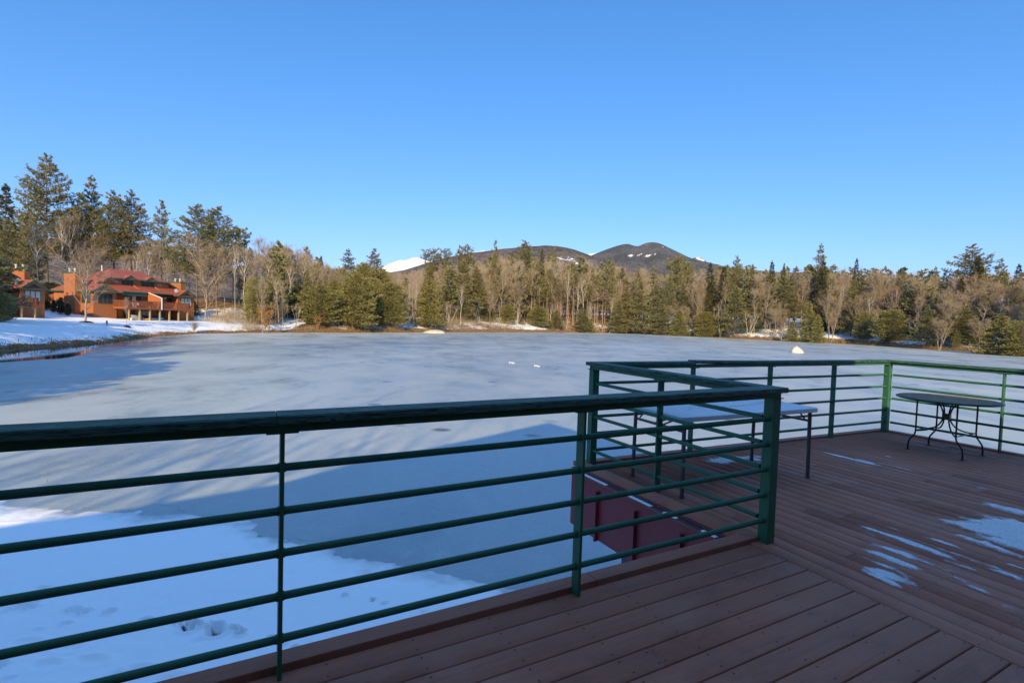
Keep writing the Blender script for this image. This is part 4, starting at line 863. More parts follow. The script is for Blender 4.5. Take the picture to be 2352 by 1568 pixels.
def build_bank():
    h1 = build_house(H_O, H_A, 'orange two storey lake house with red hipped roofs and a long raised deck', 'lake houses on the left bank')
    h1.scale = (H_S, 1, 1)
    h2 = copy_tree(h1); h2.scale = (1, 1, 1); a2 = R(90 - 8); h2['label'] = 'second orange lake house half hidden by pine boughs at the edge of the view'
    cx = at_y(102.8, 700, 84.0); c, s = math.cos(a2), math.sin(a2)
    h2.location = (cx[0] - 20.75 * c, cx[1] - 20.75 * s, -0.35); h2.rotation_euler = (0, 0, a2)
    g = lambda p: float(ground_h(p[0], p[1]))
    def on(x, y, dz=0.0): p = hl(x, y); return (p[0], p[1], g(p) + dz)
    # kayaks and stored things under the deck
    def kayak(loc, rz, L, W_, mat, label, name='kayak', tilt=0.0, grp='kayaks stored under the house deck'):
        n, k = 21, 12; V = []
        for i in range(n):
            s = i / (n - 1) * 2 - 1; wd = W_ / 2 * max(0.02, (1 - abs(s) ** 2.2)); hgt = .17 * (1 - .55 * abs(s) ** 2) ; lift = .16 * abs(s) ** 3
            for j in range(k):
                a = 2 * math.pi * j / k; V.append((s * L / 2, wd * math.cos(a), lift + .17 + hgt * math.sin(a) * (1.0 if math.sin(a) < 0 else .75)))
        Fc = [(i * k + j, i * k + (j + 1) % k, (i + 1) * k + (j + 1) % k, (i + 1) * k + j) for i in range(n - 1) for j in range(k)]
        t = thing(name, label, 'kayak', loc, rz, grp); t.rotation_euler = (tilt, 0, rz)
        mb = MB(); mb.add(V, Fc + [tuple(range(k - 1, -1, -1)), tuple((n - 1) * k + j for j in range(k))]); mb.build('hull', MT[mat], t, smooth=True)
        mb = MB(); mb.tube([(.36 * math.cos(a), .19 * math.sin(a), .305) for a in np.linspace(0, 2 * math.pi, 17)], .025, 6, cap=False); mb.build('cockpit_rim', MT['iron'], t, smooth=True)
        mb = MB(); mb.disc((0, 0), .15, .27, .285, 12); mb.build('seat', MT['iron'], t)
    kayak(on(9.1, -2.9, .05), H_A + R(4), 3.1, .75, 'yellow', 'yellow kayak lying under the house deck')
    kayak(on(10.5, -2.4, .15), H_A - R(18), 3.0, .72, 'blue', 'light blue kayak with its nose poking out beside the yellow one', tilt=R(35))
    mb = MB(); p = [(8.7, -1.9, .25), (11.0, -2.6, .25), (11.1, -2.2, .95), (9.0, -1.0, 1.15)]
    q = []
    for i in range(9):
        for j in range(9):
            a, b = i / 8, j / 8; x = (p[0][0] * (1 - a) + p[1][0] * a) * (1 - b) + (p[3][0] * (1 - a) + p[2][0] * a) * b; y = (p[0][1] * (1 - a) + p[1][1] * a) * (1 - b) + (p[3][1] * (1 - a) + p[2][1] * a) * b; z = (p[0][2] * (1 - a) + p[1][2] * a) * (1 - b) + (p[3][2] * (1 - a) + p[2][2] * a) * b
            w_ = hl(x, y); q.append((w_[0], w_[1], g(w_) * .0 - .55 + z + .06 * math.sin(7 * a + 3 * b)))
    mb.add(q, [(i * 9 + j, i * 9 + j + 1, (i + 1) * 9 + j + 1, (i + 1) * 9 + j) for i in range(8) for j in range(8)])
    o = mb.build('tarp', MT['navy'], smooth=True); md = o.modifiers.new('thickness', 'SOLIDIFY'); md.thickness = .03
    tag(o, 'dark navy tarp draped over boats behind the yellow kayak', 'tarp')
    b0 = on(7.0, -2.5); t = thing('lattice_panel', 'weathered grey lattice panel leaning under the house deck', 'panel', b0, H_A)
    mb = MB()
    for k in range(9): mb.beam((-.95 + k * .2, -.02, .05), (-.75 + k * .2, .18, .95), .03, .06)
    mb.build('slats', MT['ac'], t); mb = MB(); mb.box(-1.0, 1.0, .19, .23, .0, 1.0); mb.build('backing', MT['flue'], t)
    b0 = on(5.9, -2.6); t = thing('wheelbarrow', 'white bucket and dark bundle standing beside the lattice panel', 'bucket', b0, H_A); t.name = 'bucket'
    mb = MB(); mb.tube([(0, 0, 0), (0, 0, .42)], [.17, .21], 14); mb.build('body', MT['white'], t); mb = MB(); mb.tube([(.2 * math.cos(a), 0, .42 + .18 * math.sin(a)) for a in np.linspace(0, math.pi, 11)], .01, 5); mb.build('handle', MT['iron'], t)
    # chairs on the house deck
    for k, (x, y, rz) in enumerate(((6.2, -1.2, .2), (7.3, -1.4, 1.2), (8.2, -1.0, 2.2))):
        p = hl(x, y); t = thing('patio_chair', ['white patio chair nearest the left end of the house deck', 'middle white patio chair on the house deck', 'white patio chair on the house deck nearest the slanted privacy wall'][k], 'chair', (p[0], p[1], 2.10), H_A + rz, 'white chairs on the house deck')
        mb = MB(); mb.box(-.24, .24, -.24, .24, .40, .44); mb.build('seat', MT['white'], t); mb = MB(); mb.slab([(-.24, .24, .46), (.24, .24, .46), (.24, .36, .92), (-.24, .36, .92)], .03); mb.build('backrest', MT['white'], t)
        for sx in (-1, 1):
            for sy in (-1, 1): mb = MB(); mb.box(sx * .21 - .02, sx * .21 + .02, sy * .21 - .02, sy * .21 + .02, 0, .40); mb.build('leg', MT['white'], t)
            mb = MB(); mb.box(sx * .25 - .025, sx * .25 + .025, -.22, .26, .60, .63); mb.build('armrest', MT['white'], t)
    p = hl(9.6, -2.2); t = thing('grill', 'dark covered grill standing against the rail of the house deck', 'grill', (p[0], p[1], 2.1), H_A)
    mb = MB(); mb.box(-.55, .55, -.3, .3, .35, .95); mb.tube([(-.55, 0, .95), (.55, 0, .95)], .3, 12); mb.build('cover', MT['iron'], t, bevel=.05); mb = MB()
    for sx in (-.4, .4): mb.box(sx - .03, sx + .03, -.2, .2, 0, .349)
    mb.build('legs_frame', MT['steel'], t)
    # stacked white lawn chairs at the right end
    rr = random.Random(5)
    for k in range(4):
        x, y = 21.6 + k * .75, -1.0 - .3 * (k % 2); p = on(x, y); t = thing('lawn_chair', ['first', 'second', 'third', 'fourth'][k] + ' slatted white lawn chair out from the right corner of the orange house', 'chair', p, H_A + rr.uniform(-1, 1), 'white lawn chairs beside the orange house')
        mb = MB()
        for i in range(5): mb.box(-.3, .3, -.3 + i * .12, -.21 + i * .12, .33 - i * .015, .35 - i * .015)
        mb.build('seat', MT['white'], t); mb = MB()
        for i in range(5): mb.beam((-.28 + i * .14, .28, .3), (-.32 + i * .16, .62, .98), .10, .02)
        mb.build('backrest', MT['white'], t)
        for sx in (-1, 1):
            mb = MB(); mb.box(sx * .36 - .06, sx * .36 + .06, -.34, .42, .53, .555); mb.build('armrest', MT['white'], t)
            mb = MB(); mb.box(sx * .33 - .025, sx * .33 + .025, -.3, -.22, 0, .53); mb.build('leg', MT['white'], t); mb = MB(); mb.box(sx * .33 - .025, sx * .33 + .025, .3, .38, 0, .53); mb.build('leg', MT['white'], t)
    # sign stake on the lawn, leaf heap, thin marker
    P_ = at_y(246, 757, 78.0); z = float(ground_h(P_[0], P_[1])); t = thing('lawn_stake', 'short wooden marker stake alone on the snowy lawn', 'stake', (P_[0], P_[1], z))
    mb = MB(); mb.box(-.05, .05, -.04, .04, -.2, .85); mb.build('stake', MT['pinebark'], t); mb = MB(); mb.box(-.14, .14, -.065, -.041, .86 - .42, .86 - .06); mb.build('plate', MT['iron'], t)
    # shore rocks
    def rock(u, v, w_, h_, y=None, label='', name='rock', mat='rock', seed=3, sharp=0.0, dep=None):
        P_ = at_z(u, v, ICE); r2 = np.random.default_rng(seed); n, k = 18, 30; V = []
        for i in range(n + 1):
            ph = i / n * math.pi * .56; rad = math.sin(min(ph, math.pi / 2)) ** (1.0 + sharp)
            for j in range(k):
                a = 2 * math.pi * j / k; nn = 1 + .28 * (vnoise(np.array(math.cos(a) * 1.6 + 7 + ph), np.array(math.sin(a) * 1.6 + seed), seed) - .5) + .12 * (vnoise(np.array(math.cos(a) * 5 + ph * 2), np.array(math.sin(a) * 5 + 3.), seed + 2) - .5)
                V.append((w_ / 2 * rad * math.cos(a) * nn, (dep or w_ * .8) / 2 * rad * math.sin(a) * nn, h_ * math.cos(ph) * (1 + .12 * (nn - 1)) ))
        Fc = [(i * k + j, i * k + (j + 1) % k, (i + 1) * k + (j + 1) % k, (i + 1) * k + j) for i in range(n) for j in range(k)]
        mb = MB(); mb.add(V, Fc); o = mb.build(name, MT[mat], smooth=True, loc=(P_[0], P_[1], ICE - .02)); return tag(o, label, 'rock')
    rock(1000, 765, 6.6, 1.05, label='pale flat boulder at the waterline under the olive pines', seed=5)
    rock(1829, 810, 2.35, 1.28, label='white cone shaped boulder standing out on the ice', name='boulder', mat='whiterock', seed=9, sharp=.95)
    rock(1858, 783, 1.6, .5, label='dark stone at the foot of the shore near the white cone boulder', mat='soil', seed=12)
    # white lumps frozen in two rows
    for c0, (u, v, n) in enumerate(((1170.5, 833.5, 4), (1228, 840.5, 4))):
        for k in range(n):
            P_ = at_z(u + k * 3.4, v + k * .45 - (.4 if k == 1 else 0), ICE); r2 = random.Random(k + c0 * 9)
            mb = MB(); rad = .058 * r2.uniform(.85, 1.15)
            mb.tube([(math.sin(a) * .0, 0, rad * (1 - math.cos(a)) - .02) for a in np.linspace(.15, math.pi - .1, 9)], [rad * math.sin(a) for a in np.linspace(.15, math.pi - .1, 9)], 12)
            o = mb.build('ice_lump', MT['white'], smooth=True, loc=tuple(P_)); o.scale = (1.15, 1, 1.15)
            tag(o, ['first', 'second', 'third', 'last'][k] + ' white lump from the left in the ' + ('farther' if c0 == 0 else 'nearer') + ' row on the ice', 'lump', 'white lumps in two rows on the ice')
MT['whiterock'] = paint('white_rock', (0.52, 0.50, 0.465), 0.8, 0.12, 1.5, bump=0.3)
build_bank()
# ---------------------------------------------------------------- trees
def tubes_np(paths, n=4):
    """paths: list of (pts (k,3), radii (k,)) -> V, F"""
    VV, FF, o = [], [], 0
    for pts, rad in paths:
        pts = np.asarray(pts, float); k = len(pts); d = np.gradient(pts, axis=0); d /= np.linalg.norm(d, axis=1)[:, None] + 1e-9
        ref = np.where(np.abs(d[:, 2:3]) > .9, [[1., 0, 0]], [[0, 0, 1.]]); s = np.cross(d, ref); s /= np.linalg.norm(s, axis=1)[:, None] + 1e-9; t = np.cross(d, s)
        a = np.arange(n) * 2 * np.pi / n
        V = pts[:, None, :] + (s[:, None, :] * np.cos(a)[None, :, None] + t[:, None, :] * np.sin(a)[None, :, None]) * np.asarray(rad)[:, None, None]
        idx = np.arange(k * n).reshape(k, n) + o; nx = np.roll(idx, -1, 1)
        FF.append(np.stack([idx[:-1], nx[:-1], nx[1:], idx[1:]], -1).reshape(-1, 4)); VV.append(V.reshape(-1, 3)); o += k * n
    return np.concatenate(VV), np.concatenate(FF)
def kites(base, dirv, length, width, side, mid=.45):
    """leaf like kites: base (N,3), dirv (N,3) unit, length (N,), width (N,), side (N,3)"""
    L = length[:, None]; W = width[:, None]
    V = np.stack([base, base + dirv * L * mid + side * W, base + dirv * L, base + dirv * L * mid - side * W], 1)
    return V.reshape(-1, 3), np.arange(len(base) * 4).reshape(-1, 4)
def unit(a): return a / (np.linalg.norm(a, axis=-1, keepdims=True) + 1e-9)

def conifer(seed, H=20., base=.2, R0=4., shape=None, step=.55, per=5, tilt=.15, curve=.15, tl=.55, tw=.10, nt=6, s0=.25, clump=9, trunk_r=.011, droop=0.0, irregular=.25, deadlen=0.0, gaps=0.0):
    g = np.random.default_rng(seed); paths = []
    zt = np.linspace(0, H, 14); wob = np.cumsum(g.normal(0, .012 * H / 14, (14, 2)), 0); wob -= wob[:1]
    tr = np.concatenate([wob, zt[:, None]], 1); paths.append((tr, trunk_r * H * (1 - zt / H * .93) * np.where(zt < .03 * H, 1.25, 1)))
    Bp, Bd = [], []; z = base * H
    az = g.uniform(0, 6.28)
    tpos = lambda z_: np.array([np.interp(z_, zt, tr[:, 0]), np.interp(z_, zt, tr[:, 1]), z_])
    if deadlen > 0:
        zz = .06 * H
        while zz < base * H:
            for _ in range(3):
                a = g.uniform(0, 6.28); L = deadlen * g.uniform(.4, 1.1); p0 = tpos(zz + g.uniform(-.2, .2)); s = np.linspace(0, 1, 4)[:, None]
                d = np.array([np.cos(a), np.sin(a), g.uniform(-.25, .12)]); paths.append((p0 + d * L * s + np.array([0, 0, -.10]) * L * s ** 2, .028 * (1 - s[:, 0] * .8)))
            zz += step * 1.1
    while z < H * .985:
        t = (z / H - base) / (1 - base); r = R0 * shape(t)
        k = max(3, int(per * (1 - .45 * t)))
        for j in range(k):
            a = az + 6.283 * j / k + g.normal(0, .30); L = r * np.clip(g.normal(1, irregular), .35, 1.45)
            if gaps and g.random() < gaps * (1 - t): continue
            p0 = tpos(z + g.normal(0, step * .25)); s = np.linspace(0, 1, 5)
            el = tilt + .35 * t + g.normal(0, .08)
            d = np.array([np.cos(a), np.sin(a), 0]); off = d[None] * (L * s)[:, None] + np.array([0, 0, 1.])[None] * (L * (el * s + (curve) * s ** 2 - droop * s * (1 - s) * 2))[:, None]
            pts = p0 + off; paths.append((pts, (.010 + .012 * L) * (1 - s * .85)))
            m = max(3, int(clump * L / R0 * (1.3 - .2 * t)) + 2)
            ss = s0 + (1 - s0) * g.random(m) ** .8
            c = p0 + d[None] * (L * ss)[:, None] + np.array([0, 0, 1.])[None] * (L * (el * ss + curve * ss ** 2 - droop * ss * (1 - ss) * 2))[:, None]
            lat = np.array([-np.sin(a), np.cos(a), 0]); spread = (.10 + .30 * (1 - np.abs(ss - .55) * 1.2)) * L * .62
            lo = g.normal(0, 1, m) * spread; c = c + lat[None] * lo[:, None] + np.array([0, 0, 1.])[None] * (g.normal(0, .05, m) * L + .10 * np.abs(lo))[:, None]
            dd = unit(d[None] * .9 + lat[None] * (lo / (np.abs(spread) + .05) * .55)[:, None] + np.array([0, 0, el + .25])[None] + g.normal(0, .2, (m, 3)))
            Bp.append(c); Bd.append(dd)
        az += 1.1; z += step * (1 - .35 * t) * g.uniform(.75, 1.25)
    top = np.array([[tr[-1, 0], tr[-1, 1], H * (.955 + .045 * q)] for q in g.random(8)]); Bp.append(top); Bd.append(unit(g.normal(0, .35, (8, 3)) + [0, 0, 1.]))
    C_ = np.concatenate(Bp); D = np.concatenate(Bd); n = len(C_)
    C2 = np.repeat(C_, nt, 0); D2 = unit(np.repeat(D, nt, 0) + g.normal(0, .42, (n * nt, 3)) * [1, 1, .7]); C2 = C2 + g.normal(0, .16 * tl, (n * nt, 3))
    S = unit(np.cross(D2, g.normal(0, 1, (n * nt, 3)))); L = tl * g.uniform(.6, 1.25, n * nt); W = tw * g.uniform(.6, 1.3, n * nt)
    V, Fc = kites(C2, D2, L, W, S); rnd = np.clip(np.repeat(g.random(n), nt) * .7 + g.random(n * nt) * .3, 0, 1)
    tv, tf = tubes_np(paths, 4)
    return dict(H=H, R=R0, trunk=(tv, tf), crown=(V, Fc, rnd))

def bare(seed, H=16., first=.25, n1=14, n2=6, n3=6, n4=4, ang=(35, 60), spread=.42, fork=0, lean=0.0, trunk_r=.013, tw=.016, tl=.75, up=.55, prof=None, wob=.02, stems=1):
    g = np.random.default_rng(seed); paths = []; KB, KD, KL, KW, rn = [], [], [], [], []
    def stem(p0, d0, L, r0):
        k = 9; s = np.linspace(0, 1, k); w_ = np.cumsum(g.normal(0, wob * L / 3, (k, 3)), 0); w_[:, 2] *= .2; w_ -= w_[:1]
        pts = p0 + np.asarray(d0)[None] * (L * s)[:, None] + w_ + np.array([0, 0, 1.])[None] * 0; paths.append((pts, r0 * (1 - .88 * s))); return pts
    st = []
    if stems == 1: st.append(stem(np.zeros(3), unit(np.array([lean, g.normal(0, .03), 1.])), H * .96, trunk_r * H))
    else:
        for q in range(stems):
            a = 6.28 * q / stems + g.uniform(-.5, .5); m = g.uniform(.08, .32); st.append(stem(np.array([.12 * np.cos(a), .12 * np.sin(a), 0]), unit(np.array([m * np.cos(a) + lean, m * np.sin(a), 1.])), H * g.uniform(.75, 1.) , trunk_r * H * g.uniform(.65, 1)))
    pr = prof or (lambda t: np.sin(np.pi * np.clip(.18 + .80 * t, 0, 1)) ** .7)
    for pts in st:
        m1 = max(4, n1 // len(st)); az = g.uniform(0, 6.28)
        for i in range(m1):
            t = (i + g.uniform(0, .9)) / m1; s = first + (.97 - first) * t; q = s * (len(pts) - 1); j = min(int(q), len(pts) - 2); p = pts[j] * (1 - q + j) + pts[j + 1] * (q - j)
            az += 2.4 + g.normal(0, .35); th = R(g.uniform(*ang)) * (1 - .35 * t); L = spread * H * pr(t) * g.uniform(.75, 1.2) * (1 if stems == 1 else .7)
            d = np.array([np.sin(th) * np.cos(az), np.sin(th) * np.sin(az), np.cos(th)]); u_ = np.linspace(0, 1, 6)[:, None]
            B = p + d * L * u_ + np.array([0, 0, up * .35]) * L * u_ ** 2 + np.cumsum(g.normal(0, .025 * L, (6, 3)), 0) * u_
            r1 = min(trunk_r * H * .5, .026 + .012 * L); paths.append((B, r1 * (1 - .8 * u_[:, 0])))
            for j2 in range(n2):
                s2 = g.uniform(.18, 1.); q = s2 * 5; jj = min(int(q), 4); p2 = B[jj] * (1 - q + jj) + B[jj + 1] * (q - jj); td = unit(B[jj + 1] - B[jj])
                d2 = unit(td + g.normal(0, .48, 3) + [0, 0, .22 * up]); L2 = L * .42 * g.uniform(.6, 1.25) * (1.15 - .4 * s2); u2 = np.linspace(0, 1, 4)[:, None]
                B2 = p2 + d2 * L2 * u2 + np.array([0, 0, .12 * up]) * L2 * u2 ** 2; paths.append((B2, max(.016, r1 * .45) * (1 - .75 * u2[:, 0])))
                p3 = p2 + d2 * L2 * g.uniform(.15, 1, (n3, 1)); d3 = unit(d2 + g.normal(0, .5, (n3, 3)) + [0, 0, .15 * up]); l3 = tl * 1.5 * g.uniform(.5, 1.2, n3)
                KB.append(p3); KD.append(d3); KL.append(l3); KW.append(np.full(n3, tw * 1.1)); rn.append(g.random(n3))
                b4 = np.repeat(p3, n4, 0) + np.repeat(d3 * l3[:, None], n4, 0) * g.uniform(.2, 1, (n3 * n4, 1)); d4 = unit(np.repeat(d3, n4, 0) + g.normal(0, .5, (n3 * n4, 3)) + [0, 0, .2 * up])
                KB.append(b4); KD.append(d4); KL.append(tl * g.uniform(.5, 1.2, n3 * n4)); KW.append(np.full(n3 * n4, tw * .8)); rn.append(g.random(n3 * n4))
    B = np.concatenate(KB); D = unit(np.concatenate(KD)); L = np.concatenate(KL); W = np.concatenate(KW); S = unit(np.cross(D, g.normal(0, 1, D.shape)))
    V, Fc = kites(B, D, L, W, S, .3); tv, tf = tubes_np(paths, 4); H2 = max(V[:, 2].max(), H * .9)
    return dict(H=H2, R=max(.5, np.percentile(np.hypot(V[:, 0], V[:, 1]), 96)), trunk=(tv, tf), crown=(V, Fc, np.concatenate(rn)))

# crown outlines, t runs from the lowest branch to the tip
pine_a = lambda t: (.62 + .55 * np.sin(np.pi * min(1, t * 1.0 + .12)) ** .9) * (1 - t) ** .55 + .05
pine_b = lambda t: (.55 + .6 * t) * (1 - t) ** .5 + .06 if t < .8 else .42 * (1 - t) + .20
cone = lambda t: (1 - t) ** .8 + .03
dome = lambda t: (.80 + .35 * t) * (1 - t ** 2.3) ** .75 + .03
flat = lambda t: .45 + .75 * t - .75 * max(0, t - .7) * 2.2
KINDS = {}
def kind(name, maker, seeds, obj_name, cat, bark, leaf, tname='trunk', cname='crown'):
    KINDS[name] = dict(maker=maker, seeds=seeds, obj=obj_name, cat=cat, bark=bark, leaf=leaf, protos={}, cname=cname)
kind('tall_pine', lambda s: conifer(s, 24, .34, 5.2, pine_a,   .74, 6, -.02, .20, .44, .052, 8, .16, 40, irregular=.28, deadlen=1.6, gaps=.06), [1, 2, 3, 4], 'pine_tree', 'pine tree', 'pinebark', 'pine')
kind('plume_pine', lambda s: conifer(s, 20, .26, 3.6, cone, .72, 6, .08, .24, .40, .050, 7, .18, 30, irregular=.28, deadlen=1.3, gaps=.05), [5, 6, 7], 'pine_tree', 'pine tree', 'pinebark', 'pine')
kind('flat_pine', lambda s: conifer(s, 20, .60, 3.3, flat, .7, 6, .05, .10, .5, .065, 8, .30, 18, irregular=.30, deadlen=1.2), [8, 9, 10], 'pine_tree', 'pine tree', 'pinebark', 'pine')
kind('bush_pine', lambda s: conifer(s, 12, .03, 3.7, dome, .40, 8, .12, .24, .34, .048, 6, .20, 31, irregular=.15), [11, 12, 13, 14], 'young_pine', 'young pine', 'pinebark', 'bush')
kind('cone_pine', lambda s: conifer(s, 13, .05, 3.2, cone, .48, 7, .05, .22, .42, .058, 8, .2, 16, irregular=.2), [15, 16, 17], 'young_pine', 'young pine', 'pinebark', 'bush')
kind('layer_pine', lambda s: conifer(s, 15, .10, 3.6, lambda t: cone(t) * (.8 + .4 * abs(np.sin(t * 17))), .75, 7, -.05, .16, .42, .052, 7, .2, 31, irregular=.26, gaps=.06), [18, 19, 20], 'pine_tree', 'pine tree', 'pinebark', 'pine')
kind('spruce', lambda s: conifer(s, 18, .06, 2.9, cone, .48, 7, -.30, .22, .42, .07, 7, .18, 11, irregular=.15, droop=.10), [21, 22, 23], 'spruce_tree', 'spruce tree', 'pinebark', 'spruce')
kind('red_pine', lambda s: conifer(s, 18, .70, 1.7, lambda t: dome(t), .55, 4, .15, .25, .42, .07, 6, .3, 9, trunk_r=.0095, irregular=.3, deadlen=1.5), [24, 25, 26], 'red_pine', 'red pine', 'redbark', 'pine')
kind('dead_pine', lambda s: conifer(s, 16, .74, 1.3, cone, .6, 4, .1, .2, .4, .06, 5, .3, 7, trunk_r=.009, irregular=.3, deadlen=2.0), [27, 28], 'red_pine', 'red pine', 'redbark', 'dead')
kind('maple', lambda s: bare(s, 16, .16, 16, 9, 8, 6, (18, 52), .50, tw=.017, tl=.75, up=.8, trunk_r=.012), [31, 32], 'bare_tree', 'bare tree', 'greybark', 'twigtan')
kind('bare_brown', lambda s: bare(s, 15, .35, 13, 6, 7, 5, (22, 55), .30, tw=.018, tl=.8, up=.7, trunk_r=.0105), [33, 34, 35, 36], 'bare_tree', 'bare tree', 'greybark', 'twig')
kind('bare_slim', lambda s: bare(s, 17, .42, 12, 5, 6, 4, (15, 45), .20, tw=.016, tl=.75, up=.9, trunk_r=.0085), [37, 38, 39], 'bare_tree', 'bare tree', 'greybark', 'twiggrey')
kind('multi_stem', lambda s: bare(s, 11, .30, 20, 6, 6, 5, (15, 45), .34, tw=.017, tl=.7, up=.9, trunk_r=.008, stems=5), [40, 41], 'bare_tree', 'bare tree', 'greybark', 'twig')
kind('birch', lambda s: bare(s, 15, .45, 10, 5, 6, 4, (22, 50), .20, tw=.014, tl=.7, up=.5, trunk_r=.0075, wob=.05), [43, 44, 45], 'birch_tree', 'birch tree', 'birchbark', 'twig')
kind('birch_clump', lambda s: bare(s, 10, .5, 15, 5, 5, 4, (20, 45), .22, tw=.014, tl=.6, up=.5, trunk_r=.0095, stems=4, wob=.05), [47, 48], 'birch_tree', 'birch tree', 'birchbark', 'twig')
kind('birch_lean', lambda s: bare(s, 13, .5, 9, 5, 5, 4, (20, 45), .18, tw=.014, tl=.6, up=.5, trunk_r=.009, lean=.28, wob=.06), [49, 50], 'birch_tree', 'birch tree', 'birchbark', 'twig')
kind('shade_tree', lambda s: bare(s, 18, .25, 9, 4, 2, 1, (15, 50), .34, tw=.02, tl=1.2, up=.8, trunk_r=.011), [57, 58], 'bare_tree', 'bare tree', 'greybark', 'twigtan')
kind('shrub', lambda s: bare(s, 3, .12, 28, 5, 5, 4, (15, 55), .42, tw=.010, tl=.35, up=.6, trunk_r=.010, stems=7), [51, 52], 'bare_shrub', 'shrub', 'greybark', 'twig', cname='twigs')
kind('leafy', lambda s: bare(s, 6, .15, 20, 6, 6, 5, (20, 60), .40, tw=.035, tl=.22, up=.4, trunk_r=.010, stems=3), [53, 54], 'beech_sapling', 'sapling', 'greybark', 'leaf', cname='dry_leaves')
kind('cedar', lambda s: conifer(s, 4, .05, .75, lambda t: .9 * (1 - t ** 2) ** .8 + .08, .2, 6, .5, .3, .28, .05, 6, .15, 7, trunk_r=.012, irregular=.15), [55, 56], 'evergreen_shrub', 'evergreen shrub', 'pinebark', 'spruce')

TREES = []; _tr = random.Random(77)
def tree(kd, u=None, y=None, vtop=None, width=None, x=None, H=None, rz=None, base=None, desc=None, dz=0.0):
    K = KINDS[kd]; sd = K['seeds'][len([1 for t in TREES if t['kd'] == kd]) % len(K['seeds'])]
    if sd not in K['protos']:
        K['protos'][sd] = dict(data=K['maker'](sd), obj=None)
    pr = K['protos'][sd]; D = pr['data']
    if x is None: d = ray(u, 750); x = d[0] / d[1] * y
    z = float(ground_h(x, y)) + dz
    if base is not None: z = base
    if H is None:
        top = at_y(u, vtop, y)[2]; H = max(1.2, top - z)
    s = H / D['H']; sx = s
    if width: sx = (width * y / F_) / (2 * D['R'])
    sx = min(max(sx, s * .45), s * 2.2)
    if pr['obj'] is None:
        root = thing(K['obj'], 'x', K['cat'])
        tv, tf = D['trunk']; np_mesh('trunk', tv, tf, MT[K['bark']], smooth=True, parent=root)
        cv, cf, rn = D['crown']; np_mesh(K['cname'], cv, cf, MT[K['leaf']], attrs={'rnd': ('FACE', rn)}, parent=root); pr['obj'] = root; o = root
    else: o = copy_tree(pr['obj'])
    o.location = (x, y, z - .05 * s * 1.0); o.scale = (sx, sx, s); o.rotation_euler = (0, 0, _tr.uniform(0, 6.28) if rz is None else rz)
    TREES.append(dict(o=o, kd=kd, x=x, y=y, z=z, H=H, desc=desc, u=float(proj(np.array([x, y, z + H * .5]))[0]), d=float(shore_dist(x, y)), w=2 * D['R'] * sx))
    return o
z1 = lambda x: x * .32966
